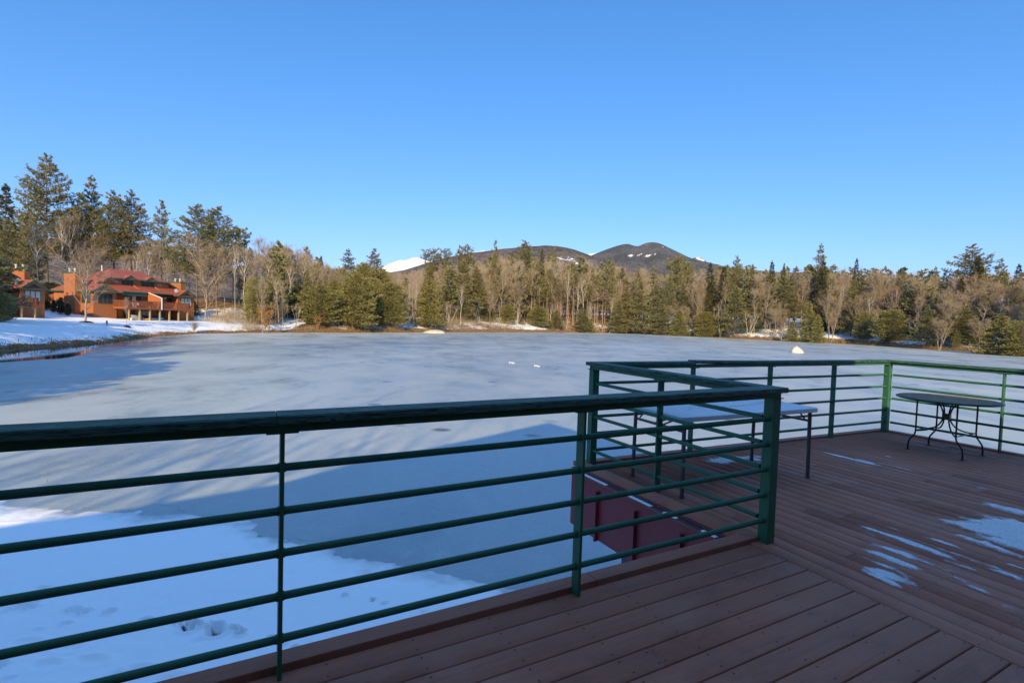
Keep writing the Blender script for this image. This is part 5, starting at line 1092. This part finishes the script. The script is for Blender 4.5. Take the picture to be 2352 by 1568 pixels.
def heroes():
    T = tree
    # left bank, behind and beside the houses
    for kd, u, y, vt, wd in [('spruce', 14, 104, 424, 74), ('tall_pine', 109, 122, 358, 112), ('plume_pine', 211, 134, 404, 74), ('tall_pine', 262, 131, 438, 92), ('tall_pine', 302, 136, 440, 86), ('plume_pine', 371, 133, 460, 58), ('tall_pine', 452, 128, 470, 108), ('tall_pine', 497, 131, 474, 96), ('flat_pine', 549, 138, 529, 40), ('tall_pine', 190, 128, 445, 84), ('plume_pine', 60, 112, 470, 70), ('tall_pine', 20, 96, 505, 80),
                           ('layer_pine', -34, 63, 520, 120), ('bush_pine', 2, 61, 672, 56), ('cone_pine', 300, 122, 620, 40), ('bush_pine', 62, 105, 640, 60), ('bush_pine', 120, 120, 650, 70), ('cone_pine', 442, 120, 690, 46),
                           ('maple', 196, 79.5, 541, 122), ('maple', 471, 116, 532, 116), ('bare_slim', 603, 107, 632, 34), ('birch_lean', 540, 119, 548, 50), ('birch', 556, 121, 560, 44), ('birch', 168, 121, 482, 60), ('birch', 138, 118, 492, 50), ('birch', 92, 110, 500, 60), ('birch', 187, 124, 480, 56), ('bare_brown', 230, 128, 525, 66), ('bare_slim', 335, 128, 540, 46), ('bare_slim', 366, 126, 548, 40), ('bare_brown', 398, 130, 540, 56), ('bare_slim', 420, 128, 556, 40), ('bare_brown', 515, 126, 560, 60), ('bare_slim', 352, 131, 556, 40), ('birch', 345, 122, 566, 34), ('birch', 310, 120, 560, 34), ('bare_slim', 285, 121, 575, 34), ('bare_slim', 385, 121, 590, 34), ('bare_brown', 80, 116, 540, 70), ('bare_brown', 45, 120, 530, 70), ('bare_slim', 500, 121, 575, 34)]:
        T(kd, u, y, vt, wd)
    for u, vt, y, kd in [(592, 530, 137, 'bare_slim'), (612, 545, 131, 'bare_brown'), (632, 570, 140, 'birch'), (655, 552, 142, 'bare_slim'), (640, 600, 128, 'birch_lean'), (676, 570, 146, 'bare_brown'), (702, 557, 150, 'bare_slim'), (574, 560, 128, 'bare_brown'), (620, 590, 126, 'birch'), (690, 590, 140, 'birch'), (665, 610, 134, 'bare_brown'), (652, 640, 131, 'birch_lean'), (580, 585, 122, 'bare_slim')]:
        T(kd, u, y, vt, None)
    for u, y, vt, wd, kd in [(590, 118, 640, 60, 'bush_pine'), (630, 127, 628, 56, 'bush_pine'), (665, 136, 640, 62, 'bush_pine'), (640, 122, 690, 50, 'multi_stem'), (690, 134, 668, 44, 'bush_pine'), (613, 113, 700, 40, 'leafy')]: T(kd, u, y, vt, wd)
    # rounded olive pines at the far waterline
    for kd, u, y, vt, wd in [('bush_pine', 738, 130, 657, 86), ('bush_pine', 816, 136, 632, 96), ('bush_pine', 896, 149, 650, 84), ('cone_pine', 984, 164, 640, 64), ('plume_pine', 797, 168, 572, 58), ('plume_pine', 857, 172, 570, 60), ('spruce', 735, 160, 588, 30), ('bush_pine', 729, 150, 612, 66), ('bush_pine', 775, 158, 618, 66), ('bush_pine', 835, 160, 606, 70), ('bush_pine', 873, 166, 618, 60), ('bush_pine', 765, 142, 645, 50), ('bush_pine', 855, 148, 640, 56),
                           ('flat_pine', 987, 212, 577, 38), ('flat_pine', 1016, 214, 578, 28), ('flat_pine', 1062, 216, 569, 34), ('plume_pine', 1134, 222, 553, 40), ('layer_pine', 1060, 196, 598, 70), ('layer_pine', 985, 190, 606, 56), ('plume_pine', 1090, 205, 610, 50), ('plume_pine', 1030, 200, 612, 44), ('tall_pine', 1200, 252, 553, 72), ('spruce', 1240, 256, 572, 28), ('plume_pine', 1269, 258, 566, 30), ('tall_pine', 1172, 246, 590, 46), ('layer_pine', 1230, 250, 604, 46),
                           ('bush_pine', 1236, 228, 704, 50), ('cone_pine', 1197, 224, 728, 26), ('layer_pine', 1278, 236, 712, 36), ('cone_pine', 1262, 231, 736, 22), ('layer_pine', 1338, 243, 706, 46), ('cone_pine', 1356, 243, 732, 22), ('cone_pine', 1120, 212, 695, 50), ('bush_pine', 1080, 200, 716, 44), ('bush_pine', 1165, 216, 700, 40),
                           ('plume_pine', 1402, 262, 592, 26), ('plume_pine', 1462, 268, 612, 30), ('flat_pine', 1546, 262, 596, 36), ('flat_pine', 1560, 268, 600, 30), ('plume_pine', 1584, 262, 599, 26), ('layer_pine', 1469, 252, 644, 56), ('layer_pine', 1502, 246, 655, 58), ('layer_pine', 1436, 256, 662, 56), ('layer_pine', 1420, 250, 690, 44), ('spruce', 1625, 246, 604, 46), ('spruce', 1656, 240, 612, 44), ('plume_pine', 1567, 250, 648, 50), ('bush_pine', 1620, 226, 716, 56), ('bush_pine', 1648, 224, 725, 40), ('layer_pine', 1687, 216, 657, 62), ('layer_pine', 1729, 214, 664, 48), ('tall_pine', 1687, 236, 586, 40), ('spruce', 1722, 232, 607, 22), ('layer_pine', 1520, 240, 700, 50), ('cone_pine', 1560, 232, 712, 50), ('plume_pine', 1590, 246, 670, 44), ('plume_pine', 1535, 256, 624, 40),
                           ('plume_pine', 1876, 206, 560, 48), ('spruce', 1884, 200, 600, 44), ('spruce', 1767, 220, 600, 34), ('spruce', 1794, 218, 605, 18), ('spruce', 1959, 198, 594, 30), ('plume_pine', 1812, 206, 634, 54), ('cone_pine', 1856, 184, 693, 42), ('cone_pine', 1877, 180, 722, 36), ('cone_pine', 1820, 186, 738, 30), ('bush_pine', 2046, 164, 712, 74), ('spruce', 2100, 160, 720, 38), ('plume_pine', 2068, 184, 622, 44), ('plume_pine', 2140, 176, 612, 34), ('plume_pine', 2165, 174, 620, 40), ('layer_pine', 2160, 158, 650, 60), ('tall_pine', 2222, 168, 562, 90), ('spruce', 2236, 162, 590, 60), ('plume_pine', 2292, 160, 594, 44), ('spruce', 2331, 156, 607, 40), ('layer_pine', 2216, 138, 706, 70), ('cone_pine', 2298, 117, 722, 84), ('bush_pine', 2345, 112, 738, 70), ('layer_pine', 2130, 146, 706, 60), ('plume_pine', 1960, 190, 640, 46), ('tall_pine', 2390, 150, 590, 70), ('cone_pine', 2440, 120, 690, 80), ('tall_pine', 2470, 150, 575, 80), ('layer_pine', 2420, 140, 630, 60)]:
        T(kd, u, y, vt, wd)
    for kd, u, y, vt, wd in [('plume_pine', 1800, 212, 640, 40), ('layer_pine', 1955, 184, 655, 50), ('bush_pine', 1985, 176, 718, 44), ('layer_pine', 2085, 172, 668, 54), ('plume_pine', 2112, 168, 640, 40), ('layer_pine', 2170, 152, 668, 60), ('bush_pine', 2195, 142, 728, 54), ('layer_pine', 2265, 142, 672, 56), ('plume_pine', 2330, 140, 640, 50), ('bush_pine', 2245, 134, 742, 50), ('plume_pine', 1915, 190, 668, 40)]:
        T(kd, u, y, vt, wd)
    # red pine stand with bare lower trunks
    rr = random.Random(31)
    for k, u in enumerate(np.linspace(1122, 1392, 30)):
        T('red_pine' if rr.random() < .68 else 'dead_pine', u + rr.uniform(-4, 4), 218 + (u - 1122) * .115 + rr.uniform(2, 16), rr.uniform(612, 672), rr.uniform(17, 26))
    # birches that stand out
    for kd, u, y, vt, wd in [('birch_clump', 1655, 221, 692, 34), ('birch_clump', 1722, 208, 708, 46), ('birch', 1400, 252, 676, 22), ('birch', 1353, 243, 690, 22), ('birch', 1340, 250, 624, 34), ('birch', 1302, 240, 610, 20), ('birch_lean', 1325, 246, 640, 40), ('birch_clump', 1188, 221, 705, 30), ('birch', 1100, 205, 655, 24), ('birch_lean', 1092, 203, 688, 30), ('birch_clump', 1030, 184, 690, 44), ('birch', 940, 160, 640, 20), ('birch', 952, 163, 632, 22), ('birch_lean', 948, 160, 700, 30), ('birch', 2000, 176, 668, 36), ('birch', 2010, 180, 676, 30), ('birch_clump', 2182, 141, 742, 40), ('birch', 2185, 156, 652, 40), ('birch', 2292, 136, 668, 40), ('birch', 2254, 140, 690, 30), ('birch_lean', 1795, 188, 735, 34), ('birch_clump', 2010, 174, 700, 40), ('birch', 2052, 172, 650, 30), ('birch', 1932, 186, 640, 24), ('birch', 2225, 150, 640, 30), ('birch_clump', 2335, 132, 690, 44)]:
        T(kd, u, y, vt, wd)
    for kd, u, y, vt, wd in [('multi_stem', 1908, 179, 648, 56), ('bare_brown', 1965, 178, 672, 50), ('bare_brown', 2040, 182, 655, 46), ('multi_stem', 2118, 166, 690, 48), ('maple', 2186, 148, 652, 76), ('multi_stem', 2160, 138, 715, 50), ('maple', 2310, 140, 640, 84), ('multi_stem', 2250, 132, 722, 50), ('maple', 2240, 150, 618, 60), ('bare_brown', 1757, 205, 640, 44), ('multi_stem', 1780, 200, 690, 46), ('bare_brown', 1740, 220, 622, 40), ('multi_stem', 1560, 236, 690, 50), ('maple', 1600, 240, 640, 50), ('bare_brown', 1840, 205, 630, 46), ('multi_stem', 1595, 232, 720, 50), ('shrub', 1035, 180, 735, 50), ('multi_stem', 925, 156, 690, 30), ('bare_brown', 2005, 186, 625, 46), ('bare_brown', 2090, 178, 628, 46), ('bare_brown', 1925, 196, 628, 44), ('bare_brown', 2125, 172, 640, 46), ('bare_brown', 2350, 142, 650, 60)]:
        T(kd, u, y, vt, wd)
    # planting at the houses
    for k in range(6):
        p = hl(-1.6 - .35 * k * .2, 2.0 + 1.75 * k); tree('cedar', x=p[0], y=p[1], H=[2.4, 3.0, 2.2, 3.1, 3.3, 3.6][k], desc=['nearest', 'second nearest', 'third nearest', 'fourth nearest', 'fifth nearest', 'farthest'][k] + ' dark columnar shrub in the row along the bright chimney wall', dz=0)
    P_ = at_y(446, 757, 96.5); tree('shrub', x=P_[0], y=P_[1], H=2.3, desc='round bare bush on the snowy bank in front of the orange house')
    P_ = at_y(291, 757, 82); tree('bare_slim', x=P_[0], y=P_[1], H=5.0, desc='small thin young tree in a mulch ring on the house lawn')
    for (u, y, r) in ((291, 82, .55), (196, 79.5, 1.0)):
        d = ray(u, 750); x = d[0] / d[1] * y; mb = MB(); mb.tube([(0, 0, -.2), (0, 0, .02), (0, 0, .16), (0, 0, .2)], [r, r, r * .6, r * .2], 16); o = mb.build('mulch_ring', MT['soil'], smooth=True, loc=(x, y, float(ground_h(x, y)))); tag(o, 'dark mulch ring round the ' + ('thin young lawn tree' if u == 291 else 'big bare maple on the house lawn'), 'mulch')
    # trees outside the view whose shadows lie on the ice
    for x, y, H, kd in [(-29.5, 5.5, 15, 'tall_pine'), (-36.5, 12.5, 17, 'tall_pine'), (-26.0, 2.5, 13.5, 'plume_pine'), (-45.5, 19, 18.5, 'tall_pine'), (-31.5, 1.5, 15.5, 'plume_pine'), (-33, 9, 13, 'bush_pine'), (-41, 16, 15, 'tall_pine'), (-24, -2, 12.5, 'plume_pine'), (-50, 28, 18, 'tall_pine'), (-56, 36, 19, 'tall_pine'), (-28, -1, 16, 'tall_pine'), (-38, 6, 16, 'tall_pine'), (-62, 47, 15, 'tall_pine'), (-66, 43, 17, 'plume_pine'), (-71, 47, 15.5, 'plume_pine'), (-58, 39, 17, 'tall_pine')]:
        tree(kd, x=x, y=y, H=H, desc=None)
    for x, y, H, kd in [(-9.5, -24, 22, 'shade_tree'), (-13.0, -28, 24, 'shade_tree'), (-5.5, -27, 23, 'shade_tree'), (-16.5, -28, 22, 'shade_tree')]: tree(kd, x=x, y=y, H=H)

ENV = np.array([(-300, 580), (0, 590), (150, 600), (300, 610), (480, 590), (560, 568), (640, 550), (700, 568), (760, 602), (870, 612), (930, 614), (975, 604), (1060, 594), (1150, 582), (1240, 580), (1330, 588), (1400, 600), (1560, 612), (1680, 608), (1750, 610), (1900, 605), (2000, 605), (2080, 614), (2150, 622), (2250, 612), (2352, 620), (2800, 600)], float)
def env(u): return np.interp(u, ENV[:, 0], ENV[:, 1])
def auto_trees():
    rr = random.Random(5); cnt = 0; tries = 0
    spots = []
    while cnt < 78 and tries < 6000:
        tries += 1; u = rr.uniform(560, 2420); y = rr.uniform(100, 300); d0 = ray(u, 750); x = d0[0] / d0[1] * y; d = float(shore_dist(x, y))
        row = cnt % 3; lo, hi = ((.8, 5), (5, 14), (12, 30))[row]
        if not lo < d < hi or y + max(x, 0) * .35 < 108: continue
        if any((u - a) ** 2 < (14 if b == row else 0) ** 2 for a, b in spots): continue
        spots.append((u, row))
        if row == 0:
            kd = rr.choice(['leafy', 'shrub', 'shrub', 'multi_stem', 'bush_pine', 'birch_clump', 'bare_slim', 'leafy']); Hh = dict(leafy=(3, 6), shrub=(1.8, 3.6), multi_stem=(5, 10), bush_pine=(2.5, 6), birch_clump=(6, 11), bare_slim=(7, 13))[kd]
            tree(kd, x=x, y=y, H=rr.uniform(*Hh))
        else:
            kd = rr.choice(['bare_brown', 'bare_brown', 'bare_slim', 'birch', 'bare_brown', 'plume_pine', 'multi_stem'] if row == 1 else ['bare_brown', 'bare_slim', 'plume_pine', 'bare_brown', 'birch', 'spruce'])
            tree(kd, u, y, env(u) + rr.uniform(8, 60) + (30 if row == 1 else 0))
        cnt += 1

def woodland():
    """the far wood behind the single trees, which reads as one mass"""
    g = np.random.default_rng(9); lib = []
    for kd, n3, n4 in (('bb', 6, 3), ('bs', 5, 3), ('bt', 6, 3)):
        for s in (1, 2, 3):
            D = bare(100 + s + ord(kd[1]), 15, .30, 11, 5, n3, n4, (20, 55), .30 if kd != 'bs' else .2, tw=.023, tl=.95, up=.75, trunk_r=.0105); lib.append((kd, D))
    con = [conifer(200 + s, 17, .22, 3.0, cone if s % 2 else pine_a, .9, 5, .05, .22, .7, .14, 5, .25, 9, irregular=.25) for s in range(4)]
    TV, TF, CV, CF, CR, NV, NF, NR, GV, GF, GR = ([] for _ in range(11)); to = co = no = go = 0
    placed = 0; tries = 0
    while placed < 860 and tries < 40000:
        tries += 1; u = g.uniform(-260, 2750); y = g.uniform(112, 345); d0 = ray(u, 750); x = d0[0] / d0[1] * y; d = float(shore_dist(x, y)); left = u < 560
        if d < (13 if not left else 34) or d > (100 if not left else 80): continue
        if left and y < 118: continue
        if not left and y + max(x, 0) * .35 < 112: continue
        if left and g.random() < .45: continue
        z = float(ground_h(x, y)); vt = env(u) + g.gamma(1.6, 14) + (25 if left else 0); H = at_y(u, vt, y)[2] - z
        if H < 4: continue
        con_p = .17 if 700 < u < 1750 else .30
        if g.random() < con_p and not left:
            D = con[g.integers(4)]; tv, tf = D['trunk']; cv, cf, rn = D['crown']; dest = 'n'
        else:
            kd, D = lib[g.integers(len(lib))]; tv, tf = D['trunk']; cv, cf, rn = D['crown']; dest = 'g' if kd == 'bs' else 'c'
        s = H / D['H']; sx = s * g.uniform(.8, 1.15); a = g.uniform(0, 6.28); ca, sa = np.cos(a), np.sin(a)
        def tf_(V): return np.stack([(V[:, 0] * ca - V[:, 1] * sa) * sx + x, (V[:, 0] * sa + V[:, 1] * ca) * sx + y, V[:, 2] * s + z - .1], 1)
        TV.append(tf_(tv)); TF.append(tf + to); to += len(tv); w_ = tf_(cv); r_ = np.clip(rn * .6 + g.random() * .4, 0, 1)
        if dest == 'n': NV.append(w_); NF.append(cf + no); NR.append(r_); no += len(cv)
        elif dest == 'g': GV.append(w_); GF.append(cf + go); GR.append(r_); go += len(cv)
        else: CV.append(w_); CF.append(cf + co); CR.append(r_); co += len(cv)
        placed += 1
    parts = [(TV, TF, None), (CV, CF, CR), (NV, NF, NR), (GV, GF, GR)]
    V, Fc, mi, at, o = [], [], [], [], 0
    for k, (v, f, r_) in enumerate(parts):
        v = np.concatenate(v); f = np.concatenate(f); V.append(v); Fc.append(f + o); o += len(v); mi.append(np.full(len(f), k)); at.append(np.concatenate(r_) if r_ else np.zeros(len(f)))
    ob = np_mesh('woodland', np.concatenate(V), np.concatenate(Fc), [MT['greybark'], MT['twig'], MT['pine'], MT['twiggrey']], np.concatenate(mi), {'rnd': ('FACE', np.concatenate(at))})
    tag(ob, 'dense winter wood of bare brown trees and scattered pines behind the far shore', 'wood', kind='stuff')
    # low brush, saplings and dead stalks on the forest floor and along the bank
    B, Dv, L, W, rn = [], [], [], [], []
    n = 0; tries = 0
    while n < 2600 and tries < 90000:
        tries += 1; u = g.uniform(560, 2600) if g.random() < .93 else g.uniform(480, 620); y = g.uniform(100, 300); d0 = ray(u, 750); x = d0[0] / d0[1] * y; d = float(shore_dist(x, y))
        if not .5 < d < 34 or (d > 5 and g.random() < .35) or y + max(x, 0) * .35 < 103: continue
        if x > 55 and d > 4 and g.random() < .6: continue
        if d > 3 and fbm(np.array(x * .06), np.array(y * .06), 77, 3) < .44: continue
        z = float(ground_h(x, y)); k = g.integers(8, 20); hh = g.uniform(.5, 1.6) if d < 4 else g.uniform(1.0, 4.0); r = g.uniform(.2, .6)
        b = np.stack([x + g.normal(0, r, k), y + g.normal(0, r, k), np.full(k, z - .05)], 1); dv = unit(g.normal(0, .32, (k, 3)) + [0, 0, 1.])
        B.append(b); Dv.append(dv); L.append(hh * g.uniform(.5, 1.1, k)); W.append(np.full(k, .016)); rn.append(np.full(k, g.random()))
        b2 = b + dv * (hh * g.uniform(.3, .8, (k, 1))); B.append(b2); Dv.append(unit(dv + g.normal(0, .5, (k, 3)))); L.append(hh * .5 * g.uniform(.5, 1, k)); W.append(np.full(k, .012)); rn.append(np.full(k, g.random()))
        n += 1
    B = np.concatenate(B); Dv = np.concatenate(Dv); L = np.concatenate(L); W = np.concatenate(W); S = unit(np.cross(Dv, g.normal(0, 1, Dv.shape)))
    V, Fc = kites(B, Dv, L, W, S, .3)
    tag(np_mesh('undergrowth', V, Fc, MT['twig'], attrs={'rnd': ('FACE', np.concatenate(rn))}), 'thin brown brush and dead stalks along the far bank and under the trees', 'brush', kind='stuff')
    # dead grass and reeds hanging over the edge of the bank
    B, L = [], []
    i = 0
    pts = SHORE; seg = [(k, (k + 1) % len(pts)) for k in range(16, 36)]
    for a, b in seg:
        p, q = pts[a], pts[b]; ln = np.hypot(*(q - p)); m = int(ln * 26); t = g.random(m)
        nrm = np.array([(q - p)[1], -(q - p)[0]]) / ln
        c = p + (q - p) * t[:, None] + nrm * (np.abs(g.normal(.5, .7, m))[:, None])
        B.append(np.stack([c[:, 0], c[:, 1], ground_h(c[:, 0], c[:, 1]) - .03], 1)); L.append(g.uniform(.15, .55, m))
    B = np.concatenate(B); L = np.concatenate(L); Dv = unit(g.normal(0, .45, B.shape) + [0, 0, .8]); S = unit(np.cross(Dv, g.normal(0, 1, Dv.shape)))
    V, Fc = kites(B, Dv, L, np.full(len(L), .03), S, .3)
    tag(np_mesh('bank_grass', V, Fc, MT['reed'], attrs={'rnd': ('FACE', g.random(len(L)))}), 'dead brown grass along the edge of the lake bank', 'grass', kind='stuff')
MT['reed'] = mat_twig('dead_bank_grass', (0.13, 0.085, 0.04), (0.34, 0.22, 0.10))
heroes(); auto_trees(); woodland()
# ---------------------------------------------------------------- labels that tell the trees apart
ORD = ['first', 'second', 'third', 'fourth', 'fifth', 'sixth', 'seventh', 'eighth', 'ninth', 'tenth', 'eleventh', 'twelfth', 'thirteenth', 'fourteenth', 'fifteenth']
MARKS = [(52, 'the farther-left house'), (167, 'the bright tall chimney'), (290, 'the red roof peak'), (410, 'the farther chimney'), (446, 'the round bare bush'), (925, 'the snowy summit'), (1000, 'the pale flat boulder'), (1200, 'the white lumps'), (1362, 'the railing notch'), (1495, 'the twin peaked summit'), (1590, 'the far rail joint'), (1828, 'the white cone boulder'), (1915, 'the last dark post'), (2038, 'the sunlit corner post'), (2180, 'the round patio table'), (2300, 'the half lit post')]
LOOK = dict(shade_tree='big bare tree', tall_pine='tall ragged pine', plume_pine='slim plumed pine', flat_pine='flat topped pine', bush_pine='bushy rounded olive pine', cone_pine='pointed young olive pine', layer_pine='pine in open layers', spruce='dark narrow spruce', red_pine='thin small crowned red pine', dead_pine='thin dead branched pine', maple='wide spreading bare tree', bare_brown='bare brown tree', bare_slim='slender grey bare tree', multi_stem='many stemmed bare tree', birch='upright white birch', birch_clump='white birch clump', birch_lean='leaning white birch', shrub='low bare shrub', leafy='orange leaved sapling', cedar='dark columnar shrub')
def label_trees():
    import re
    grp = {}
    for t in TREES:
        o = t['o']; o['group'] = {'tall_pine': 'tall pines', 'plume_pine': 'slim pines', 'flat_pine': 'flat topped pines'}.get(t['kd'], LOOK[t['kd']] + ' kind')
        if t['desc']: o['label'] = t['desc']; continue
        if t['y'] < 0 or (t['u'] < -20 and t['y'] < 60): grp.setdefault(('off', t['kd']), []).append(t); continue
        m = min(MARKS, key=lambda q: abs(q[0] - t['u'])); side = 'left' if t['u'] < m[0] else 'right'
        row = 'at the waterline' if t['d'] < 5 else ('behind the bank' if t['d'] < 15 else 'deep in the wood')
        grp.setdefault((t['kd'], m[1], m[0], side, row), []).append(t)
    for k, ts in grp.items():
        if k[0] == 'off':
            for i, t in enumerate(sorted(ts, key=lambda q: q['y'])): t['o']['label'] = ORD[i] + ' ' + LOOK[k[1]] + ' outside the view near the deck'
            continue
        ts.sort(key=lambda t: abs(t['u'] - k[2]))
        for i, t in enumerate(ts):
            hgt = '' if len(ts) > 1 else ''
            t['o']['label'] = (LOOK[k[0]] + ' ' + k[4] + ', ' + ((ORD[i] + ' ') if len(ts) > 1 else '') + 'to the ' + k[3] + ' of ' + k[1])
            if len(t['o']['label'].split()) > 16: t['o']['label'] = t['o']['label'].replace('just ', '').replace(' in open layers', '').replace('with dry ', 'of ').replace('to the ' + k[3] + ' of', k[3] + ' of')
label_trees()
# ---------------------------------------------------------------- thin winter air that greys the far mountains
def build_haze():
    q = bpy.data.materials.new('thin_air'); q.use_nodes = True; t = q.node_tree; t.nodes.clear()
    v = t.nodes.new('ShaderNodeVolumePrincipled'); v.inputs['Color'].default_value = (0.72, 0.82, 1.0, 1); v.inputs['Density'].default_value = HAZE; v.inputs['Anisotropy'].default_value = 0.2
    o = t.nodes.new('ShaderNodeOutputMaterial'); t.links.new(v.outputs[0], o.inputs['Volume'])
    mb = MB(); mb.box(-9500, 9500, -800, 13500, -6, 1250); h = mb.build('haze', q); tag(h, 'thin pale winter air over the lake and mountains', 'haze', kind='stuff')
HAZE = 2.5e-5
build_haze()
